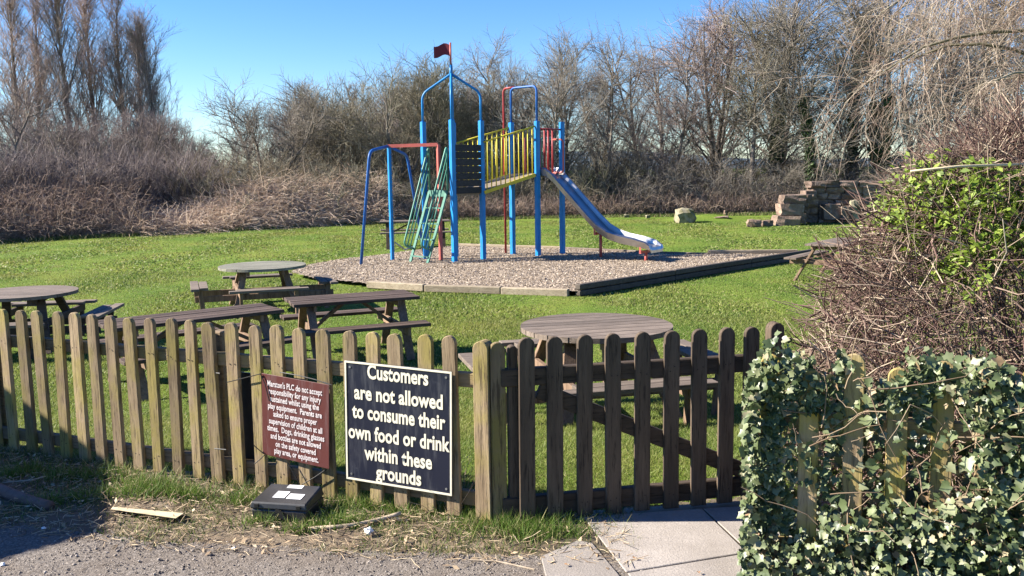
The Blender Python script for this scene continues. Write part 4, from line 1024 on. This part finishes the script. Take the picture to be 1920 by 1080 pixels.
# ================================================================== TREES
def tree_template(sd, kind):
    g = np.random.default_rng(sd)
    lv = []
    if kind == 'poplar':
        P = poly_np(g, np.zeros((1, 3)), np.array([[0, 0, 1.]]), np.array([14.]), 10, .015, .05); Lp = np.array([14.]); Rp = np.linspace(.13, .015, 11)[None]
        lv.append((P, Rp, 6))
        spec = [(60, .10, .97, .18, .36, lambda t: 5.2 * (1 - .74 * t), 6, .05, .07, .022), (12, .15, 1, .18, .5, lambda t: 1.3, 3, .08, .10, .009), (6, .2, 1, .25, .6, lambda t: .55, 2, .1, .06, .0055)]
    elif kind == 'tall':
        ns = 2 if sd % 2 else 1
        P = poly_np(g, g.normal(0, .15, (ns, 3)) * [1, 1, 0], np.array([[0, 0, 1.]]) + g.normal(0, .08, (ns, 3)), g.uniform(9, 10.5, ns), 9, .06, .05); Lp = np.full(ns, 10.); Rp = np.linspace(.17, .025, 10)[None].repeat(ns, 0)
        lv.append((P, Rp, 6))
        spec = [(int(30 / ns) + 6, .15, .98, .5, 1.15, lambda t: 4.4 * (1 - .55 * t), 6, .13, .035, .05), (10, .2, 1, .4, .95, lambda t: 1.6, 4, .17, .04, .017), (7, .15, 1, .4, 1.0, lambda t: .75, 2, .2, .03, .008)]
    elif kind == 'round':
        ns = 4
        P = poly_np(g, g.normal(0, .2, (ns, 3)) * [1, 1, 0], np.array([[0, 0, 1.]]) + g.normal(0, .32, (ns, 3)), g.uniform(4.3, 5.6, ns), 7, .10, .04); Lp = np.full(ns, 5.); Rp = np.linspace(.11, .02, 8)[None].repeat(ns, 0)
        lv.append((P, Rp, 6))
        spec = [(13, .18, 1, .4, 1.0, lambda t: 2.5 * (1 - .45 * t), 5, .14, .06, .035), (10, .15, 1, .4, .95, lambda t: 1.0, 4, .17, .05, .012), (7, .15, 1, .35, .95, lambda t: .6, 2, .2, .04, .0075)]
    else:   # shrub
        ns = 14
        P = poly_np(g, g.normal(0, .35, (ns, 3)) * [1, 1, 0], np.array([[0, 0, 1.]]) + g.normal(0, .38, (ns, 3)), g.uniform(1.7, 3.0, ns), 5, .14, .03); Lp = np.full(ns, 2.5); Rp = np.linspace(.028, .008, 6)[None].repeat(ns, 0)
        lv.append((P, Rp, 4))
        spec = [(9, .1, 1, .35, 1.1, lambda t: .95, 4, .18, .05, .011), (9, .1, 1, .4, 1.1, lambda t: .42, 2, .2, .03, .006)]
    for (n, t0, t1, a0, a1, Lf, K, wig, upk, r) in spec:
        i, t, pos, d = children_np(g, P, None, n, t0, t1, a0, a1)
        L = Lf(t) * g.uniform(.6, 1.2, len(i)); P = poly_np(g, pos, d, L, K, wig, upk)
        rr = (r * g.uniform(.7, 1.2, len(i)))[:, None] * np.linspace(1, .45, K + 1)[None]
        lv.append((P, rr, 3))
    return lv
def lv_mesh(lv):
    return join_np([np_tubes(P, r, s) for P, r, s in lv])
TPL = {}
for kind, n in (('poplar', 3), ('tall', 4), ('round', 4)):
    for k in range(n):
        lv = tree_template(100 + k * 7 + len(kind), kind)
        V0, F0 = lv_mesh(lv[:2]); V1_, F1_ = lv_mesh(lv[2:])
        hgt = max(V0[:, 2].max(), np.percentile(V1_[:, 2], 99.5))
        TPL[(kind, k)] = (V0, F0, V1_, F1_, hgt, lv[0][0])
MESH = {}
def tree(kind, k, px, y, toppx, label, twig, group, ivy_h=0, rot=0.0, wide=1.0):
    V0, F0, V1_, F1_, hgt, st = TPL[(kind, k)]
    key = (kind, k)
    if key not in MESH:
        a = np_mesh('trunk', V0, F0); a.materials.append(MAT['bark']); c = np_mesh('crown', V1_, F1_); c.materials.append(None); MESH[key] = (a, c)
    base = at_y(px, 400, y); top = at_y(px, toppx, y)
    sc = (top.z + DROP) / hgt
    nm = {'poplar': 'poplar_tree', 'tall': 'bare_tree', 'round': 'bare_tree'}[kind]
    t = thing(nm, label, 'tree', (base.x, y, -DROP), rot, group)
    t.scale = (sc * wide, sc * wide, sc)
    link('trunk', MESH[key][0], None, t); cr = link('crown', MESH[key][1], None, t); cr.material_slots[0].link = 'OBJECT'; cr.material_slots[0].material = MAT[twig]
    if ivy_h:
        g = np.random.default_rng(int(px)); pts = st.reshape(-1, st.shape[1], 3)
        q = []
        for s_ in range(len(pts)):
            tt = g.uniform(0.02, ivy_h, 4200) * (pts.shape[1] - 1); kk = tt.astype(int); fr = (tt - kk)[:, None]
            c_ = pts[s_][kk] * (1 - fr) + pts[s_][np.minimum(kk + 1, pts.shape[1] - 1)] * fr
            q.append(c_ + norm(g.normal(0, 1, c_.shape)) * (g.uniform(.1, .42, len(c_)) * (1 - .5 * tt / pts.shape[1]))[:, None])
        V, Fc = tri_leaves(g, np.concatenate(q), .11); link('ivy', np_mesh('ivy', V, [Fc]), MAT['ivy_dark'], t, kind='stuff')
    return t
pg = 'row of tall poplars at the left'
for i, (px, y, tp, k, lab) in enumerate([(42, 56, -50, 0, 'leftmost of the tall narrow poplars'), (84, 59, -20, 1, 'second tall poplar from the left edge'), (150, 57, -60, 2, 'third poplar from the left, left side of the big clump'),
        (193, 60, -45, 0, 'tall poplar in the middle of the big clump'), (240, 58, -35, 1, 'poplar on the right side of the big clump'), (272, 62, 40, 0, 'slender poplar just left of the rightmost poplar'), (312, 57, 12, 2, 'rightmost poplar beside the open blue sky')]):
    tree('poplar', k, px, y, tp, lab, 'twig_red', pg, rot=i * 1.3, wide=1.75)
tl = 'bare trees along the far side of the lawn'
T = [  # kind, variant, px, distance, top px, twig colour, ivy height, label
    ('round', 0, -30, 38, 130, 'twig_purple', 0, 'dark bare tree cut off by the left edge below the poplars'),
    ('round', 1, 120, 44, 200, 'twig_purple', 0, 'low purple-brown bare tree in front of the left poplars'),
    ('round', 2, 235, 43, 205, 'twig_purple', 0, 'low bare tree in front of the poplar clump'),
    ('round', 3, 345, 48, 215, 'twig_purple', 0, 'small thin bare tree right of the poplars'),
    ('round', 0, 495, 44, 150, 'twig', 0, 'dark-limbed spreading bare tree standing right of the sky gap'),
    ('round', 2, 585, 47, 140, 'twig', 0, 'rounded bare tree left of the blue side frame'),
    ('round', 1, 660, 45, 142, 'twig_olive', 0, 'bare tree just behind the blue side frame'),
    ('round', 3, 735, 43, 112, 'twig_olive', 0, 'bare tree above the red beam of the climbing frame'),
    ('round', 0, 815, 46, 122, 'twig_olive', 0, 'bare tree behind the flag tower'),
    ('round', 2, 880, 44, 120, 'twig_olive', 0, 'bare tree behind the yellow bridge start'),
    ('tall', 0, 950, 47, 62, 'twig', 0, 'tall bare tree behind the blue hoop'),
    ('round', 1, 1010, 43, 85, 'twig', 0, 'broad bare tree behind the end of the yellow bridge'),
    ('tall', 1, 1065, 48, 60, 'twig', 0, 'tall bare tree behind the top of the slide'),
    ('tall', 2, 1135, 45, 78, 'twig', 0, 'tall bare tree above the middle of the slide'),
    ('tall', 3, 1205, 47, 52, 'twig_purple', 0, 'tall bare tree above the foot of the slide'),
    ('tall', 0, 1265, 44, 35, 'twig_purple', 0, 'tall bare tree above the pale boulder'),
    ('tall', 1, 1335, 46, -15, 'twig_red', 0, 'tall bare tree with reddish twig tips'),
    ('tall', 2, 1400, 43, -30, 'twig_olive', 0, 'pale-stemmed bare tree left of the ivy-clad trunks'),
    ('tall', 3, 1462, 45, -60, 'twig', .55, 'leftmost ivy-clad bare tree above the ruined wall'),
    ('tall', 0, 1522, 42, -50, 'twig', .6, 'ivy-clad bare tree directly above the left end of the ruined wall'),
    ('tall', 2, 1585, 44, -80, 'twig_olive', .65, 'thick ivy-clad bare tree above the middle of the ruined wall'),
    ('tall', 1, 1650, 43, -70, 'twig', .5, 'ivy-clad bare tree above the right end of the ruined wall'),
    ('tall', 3, 1735, 46, -90, 'twig', 0, 'bare tree behind the left part of the overhanging twigs'),
    ('tall', 0, 1820, 44, -70, 'twig_purple', 0, 'bare tree behind the overhanging twigs'),
    ('tall', 2, 1900, 43, -90, 'twig', .4, 'bare tree at the upper right corner')]
for i, (kd, k, px, y, tp, tw, iv, lab) in enumerate(T):
    tree(kd, k, px, y, tp, lab, tw, tl, ivy_h=iv, rot=i * 2.1, wide=1.0 if kd == 'round' else .95)

def instances(name, label, cat, tmpl, items):
    """one uncountable mass: items (x, y, z, rotz, sx, sz, which template)"""
    me = bpy.data.meshes.new(name); n = len(items); it = np.array(items, float)
    me.vertices.add(n); me.vertices.foreach_set('co', it[:, :3].astype(np.float32).ravel())
    for nm, tp, dat in (('rotv', 'FLOAT_VECTOR', np.column_stack([0 * it[:, 3], 0 * it[:, 3], it[:, 3]])), ('scl', 'FLOAT_VECTOR', it[:, [4, 4, 5]])):
        a = me.attributes.new(nm, tp, 'POINT'); a.data.foreach_set('vector', dat.astype(np.float32).ravel())
    a = me.attributes.new('which', 'INT', 'POINT'); a.data.foreach_set('value', it[:, 6].astype(np.int32))
    o = link(name, me, None, kind='stuff'); tag(o, label, cat)
    ng = bpy.data.node_groups.new(name, 'GeometryNodeTree'); ng.interface.new_socket('Geometry', in_out='INPUT', socket_type='NodeSocketGeometry'); ng.interface.new_socket('Geometry', in_out='OUTPUT', socket_type='NodeSocketGeometry')
    gi = ng.nodes.new('NodeGroupInput'); go = ng.nodes.new('NodeGroupOutput'); jn = ng.nodes.new('GeometryNodeJoinGeometry')
    mp_ = ng.nodes.new('GeometryNodeMeshToPoints'); ng.links.new(gi.outputs[0], mp_.inputs[0])
    def attr(nm, tp):
        q = ng.nodes.new('GeometryNodeInputNamedAttribute'); q.data_type = tp; q.inputs[0].default_value = nm; return q.outputs[0]
    for k, t in enumerate(tmpl):
        ip = ng.nodes.new('GeometryNodeInstanceOnPoints'); oi = ng.nodes.new('GeometryNodeObjectInfo'); oi.inputs[0].default_value = t
        cp = ng.nodes.new('FunctionNodeCompare'); cp.data_type = 'INT'; cp.operation = 'EQUAL'; cp.inputs[3].default_value = k
        ng.links.new(attr('which', 'INT'), cp.inputs[2]); ng.links.new(cp.outputs[0], ip.inputs['Selection'])
        ng.links.new(mp_.outputs[0], ip.inputs['Points']); ng.links.new(oi.outputs['Geometry'], ip.inputs['Instance'])
        e = ng.nodes.new('FunctionNodeEulerToRotation'); ng.links.new(attr('rotv', 'FLOAT_VECTOR'), e.inputs[0]); ng.links.new(e.outputs[0], ip.inputs['Rotation'])
        ng.links.new(attr('scl', 'FLOAT_VECTOR'), ip.inputs['Scale']); ng.links.new(ip.outputs[0], jn.inputs[0])
    ng.links.new(jn.outputs[0], go.inputs[0]); md = o.modifiers.new('instances', 'NODES'); md.node_group = ng
    return o
def source(name, V, Fc, mat):
    me = np_mesh(name, V, Fc); me.materials.append(MAT[mat]); return bpy.data.objects.new(name, me)
# one tangled thicket of shrubs below the trees
g = np.random.default_rng(55)
SH = [lv_mesh(tree_template(300 + k, 'shrub')) for k in range(4)]
def thicket(name, label, items, mat):
    src = [source('shrub_source', V, Fc, mat) for V, Fc in SH]
    return instances(name, label, 'thicket', src, [(x, y, -DROP, j * 2.4, sc[0], sc[1], k) for j, (x, y, sc, k) in enumerate(items)])
front = [(-80, 462), (0, 455), (150, 447), (300, 440), (450, 432), (560, 426), (680, 420), (860, 413), (1000, 410), (1100, 408), (1300, 405), (1480, 402), (1700, 400), (2000, 398)]
fx = np.array([q[0] for q in front]); fy = np.array([q[1] for q in front])
def front_pt(px, back=0.0):
    p = at_z(px, float(np.interp(px, fx, fy)), -DROP); d = Vector((p.x, p.y, 0)).normalized() * back; return p + d
def row(x0, x1, step, back, hts, ks=4):
    out_ = []
    px = x0
    while px < x1:
        p = front_pt(px + g.uniform(-8, 8), back + g.uniform(-.8, .8)); h_ = g.uniform(*hts); out_.append((p.x, p.y, (h_ * g.uniform(.38, .5), h_ / 2.9), int(g.integers(0, ks)))); px += step
    return out_
thicket('thicket', 'dark purple-brown shrub thicket at the left below the poplars', row(-60, 400, 46, 5, (2.3, 3.4)) + row(-60, 350, 54, 8, (2.8, 3.9)), 'twig_purple')
thicket('thicket', 'brown-olive shrub thicket behind the climbing frame', row(400, 1200, 46, 2.6, (1.8, 2.8)) + row(400, 1250, 60, 6, (2.4, 3.5)), 'twig_olive')
thicket('thicket', 'dark shrub thicket behind the boulder and the ruined wall', row(1200, 1950, 44, 2.2, (1.8, 2.8)) + row(1200, 1950, 60, 5, (2.4, 3.6)), 'twig')
def wood_mass(name, label, keys, mat, x0, x1, step, ys_, tops):
    src = []
    for kd, k in keys:
        V0, F0, V1_, F1_, hgt, st = TPL[(kd, k)]; V, Fc = join_np([(V0, F0[0]), (V1_, F1_[0])]); src.append((source('wood_source', V, Fc, mat), hgt))
    it = []; px = x0; j = 0
    while px < x1:
        y = g.uniform(*ys_); q = px + g.uniform(-15, 15); tp = float(np.interp(q, [t[0] for t in tops], [t[1] for t in tops])) + g.uniform(-15, 35)
        k = int(g.integers(0, len(src))); top = at_y(q, tp, y); sc = (top.z + DROP) / src[k][1]
        it.append((top.x, y, -DROP, j * 1.9, sc, sc, k)); px += step; j += 1
    return instances(name, label, 'wood', [q[0] for q in src], it)
wood_mass('background_wood', 'hazy mass of bare trunks and twigs behind the nearer trees', [('tall', 1), ('tall', 3), ('round', 2)], 'twig', 640, 1960, 120, (48, 58), [(640, 170), (900, 120), (1000, 90), (1180, 75), (1260, 55), (1330, 10), (1450, -20), (1960, -40)])
wood_mass('background_wood', 'low hazy bare wood filling the gap between the poplars and the climbing frame', [('round', 0), ('round', 3)], 'twig_purple', 40, 900, 58, (50, 60), [(40, 200), (330, 225), (390, 265), (440, 225), (520, 185), (700, 165), (900, 130)])
# low scrub, brambles and dead straw
def stems(name, label, cat, x0, x1, n, b0, b1, L0, L1, r, mat, upz, droop, spread, hfun=None):
    px = g.uniform(x0, x1, n); bk = g.uniform(b0, b1, n)
    base = np.array([front_pt(a, c)[:] for a, c in zip(px, bk)])
    base[:, 2] = -DROP + (hfun(px, bk) * g.uniform(0, 1, n) if hfun else 0)
    d = np.column_stack([g.normal(spread[0], spread[1], n), g.normal(0, .5, n), np.full(n, upz)])
    K = 3; P = poly_np(g, base, d, g.uniform(L0, L1, n), K, .16, 0, droop); P[:, :, 2] = np.maximum(P[:, :, 2], -DROP + .01)
    V, Fc = np_tubes(P, (r * g.uniform(.6, 1.2, n))[:, None] * np.linspace(1, .5, K + 1)[None])
    o = link(name, np_mesh(name, V, [Fc]), MAT[mat], kind='stuff'); tag(o, label, cat)
hump = lambda px, bk: 1.5 * np.sin(np.clip(bk / 4.2, 0, 1) * math.pi * .75) * np.clip((300 - px) / 60, 0.05, 1)
stems('brambles', 'rounded mound of brown bramble stems at the left lawn edge', 'brambles', -90, 300, 9000, 0, 4.2, .4, 1.2, .009, 'bramble', .8, .9, (.1, .6), hump)
hump2 = lambda px, bk: 1.75 * np.sin(np.clip(bk / 3.2, 0, 1) * math.pi * .6) * np.clip((px - 300) / 190, 0.03, 1)
stems('dead_grass', 'heap of pale dead straw and flattened stems left of the climbing frame', 'dead grass', 240, 720, 16000, 0, 3.2, .5, 1.4, .0105, 'straw', .30, .6, (-.1, 1.0), hump2)
stems('scrub', 'low dark scrub along the back edge of the lawn', 'scrub', 640, 1960, 14000, .2, 3.4, .3, 1.1, .008, 'bramble', .9, .7, (0, .6), lambda px, bk: .5 + 0 * px)
stems('scrub', 'dim tangled scrub deep below the trees', 'scrub', 330, 1960, 9500, 3, 7, .7, 2.2, .011, 'scrub', 1.0, .4, (0, .6), lambda px, bk: 1.6 + 0 * px)
stems('scrub', 'dark tangle at the foot of the left thicket', 'scrub', -90, 400, 6000, 3.5, 8, .7, 2.2, .011, 'twig_purple', 1.0, .4, (0, .6), lambda px, bk: 2.0 + 0 * px)
# tufts of rank grass along the lawn edge
n = 16000; px = g.uniform(-60, 1500, n); base = np.array([front_pt(a, c)[:2] for a, c in zip(px, g.normal(0, .22, n))])
V, Fc = blades(g, base, lawn_z_np, g.uniform(.06, .2, n), g.uniform(.015, .04, n), .5)
o = link('rank_grass', np_mesh('rank_grass', V, [Fc]), MAT['verge_grass'], kind='stuff'); tag(o, 'ragged longer grass along the far lawn edge', 'grass')

# ================================================================== NEAR HEDGE ON THE RIGHT
g = np.random.default_rng(66)
hd = thing('hedge', 'tangled leafless brown hedge with fresh green shoots behind the ivy fence', 'hedge', (2.80, 4.75, 0)); MH = np.array(hd.location)
HR = np.array([1.12, .85, 1.85])
n = 23000; th = g.uniform(0, 2 * np.pi, n); zz = g.uniform(.02, 1, n); rr = np.sqrt(np.clip(1 - zz ** 3.2, .05, 1)) * g.uniform(.45, 1.02, n) ** .5 * (1 + .22 * (1 - zz))
base = np.column_stack([np.cos(th) * rr * HR[0], np.sin(th) * rr * HR[1], zz * HR[2]])
base[:, 0] += base[:, 1] * .45; outd = norm(base * [1, 1, .35] / HR); d = outd * .7 + g.normal(0, .75, (n, 3)) + [0, 0, .1]
V, Fc = np_tubes(poly_np(g, base, d, g.uniform(.08, .30, n), 2, .30, 0), (.0014 + .0046 * g.uniform(0, 1, n) ** 2.2)[:, None] * np.linspace(1, .5, 3)[None])
link('twigs', np_mesh('twigs', V, [Fc]), MAT['hedge_twig'], hd, kind='stuff')
n = 150; th = g.uniform(0, 2 * np.pi, n); st = np.column_stack([np.cos(th) * g.uniform(0, .75, n), np.sin(th) * g.uniform(0, .55, n), np.zeros(n)]); st[:, 0] += st[:, 1] * .45
V, Fc = np_tubes(poly_np(g, st, np.column_stack([np.cos(th) * .12, np.sin(th) * .12, np.ones(n)]), g.uniform(.8, 1.55, n), 7, .13, .03), np.linspace(.008, .003, 8)[None].repeat(n, 0), 5)
link('stems', np_mesh('stems', V, [Fc]), MAT['hedge_twig'], hd, kind='stuff')
nc = 1300; th = g.uniform(np.pi * .75, np.pi * 1.75, nc); zz = 1 - .42 * g.uniform(0, 1, nc) ** 1.2; rr = np.sqrt(np.clip(1 - zz ** 3.2, .02, 1)) * g.uniform(.85, 1.08, nc)
cl = np.column_stack([np.cos(th) * rr * HR[0], np.sin(th) * rr * HR[1], zz * HR[2] * g.uniform(.95, 1.08, nc)])
cl[:, 0] += cl[:, 1] * .45; cl = cl[cl[:, 0] > -1.10 + (1.85 - cl[:, 2]) * .35]; cl = cl[vnoise(cl[:, [0, 2]], 4, 77) > .02]
lp = np.repeat(cl, 10, 0) + g.normal(0, .020, (len(cl) * 10, 3)); V, Fc = tri_leaves(g, lp, g.uniform(.012, .029, len(lp)), np.tile([-.3, -.3, .8], (len(lp), 1)), spread=.6)
link('leaves', np_mesh('leaves', V, [Fc]), MAT['fresh'], hd, kind='stuff')
cane = MB().tube([at_y(1708, 321, 4.1), at_y(1800, 312, 4.15), at_y(1990, 306, 4.3)], [.005, .0065, .007], 7)
tag(link('cane', cane.mesh('cane', smooth=True), MAT['pale_wood']), 'straight pale cane lying across the top of the hedge', 'cane')
# overhanging tree rooted right of the picture
ot = thing('overhanging_tree', 'drooping pale bare twigs hanging in from the right over the hedge', 'tree', (6.5, 8.6, lawn_z(6, 8.6)))
oz = np.array(ot.location)
P0 = poly_np(g, np.zeros((1, 3)), np.array([[-.1, 0, 1.]]), np.array([4.8]), 8, .06, .03)
V, Fc = np_tubes(P0, np.linspace(.16, .06, 9)[None], 8); link('trunk', np_mesh('trunk', V, [Fc]), MAT['bark'], ot)
i, t, pos, d = children_np(g, P0, None, 16, .45, 1, .7, 1.2); d = d * [.8, .8, .8] + [-1.0, 0, .25]
P1 = poly_np(g, pos, d, g.uniform(1.7, 2.7, len(pos)), 8, .13, .0, .22)
V, Fc = np_tubes(P1, np.linspace(.030, .007, 9)[None].repeat(len(P1), 0), 5); link('boughs', np_mesh('boughs', V, [Fc]), MAT['twig_olive'], ot, kind='stuff')
i, t, pos, d = children_np(g, P1, None, 42, .25, 1, .4, 1.1); P2 = poly_np(g, pos, d + [0, 0, -.3], g.uniform(.5, 1.2, len(pos)), 7, .22, .0, .45)
i, t, pos, d = children_np(g, P2, None, 7, .2, 1, .4, 1.1); P3 = poly_np(g, pos, d, g.uniform(.15, .5, len(pos)), 4, .25, .0, .2)
a = np_tubes(P2, (g.uniform(.0016, .0042, len(P2)))[:, None] * np.linspace(1, .5, 8)[None]); b_ = np_tubes(P3, (g.uniform(.0012, .0026, len(P3)))[:, None] * np.linspace(1, .5, 5)[None])
V, Fc = join_np([a, b_]); link('twigs', np_mesh('twigs', V, Fc), MAT['twig_pale'], ot, kind='stuff')
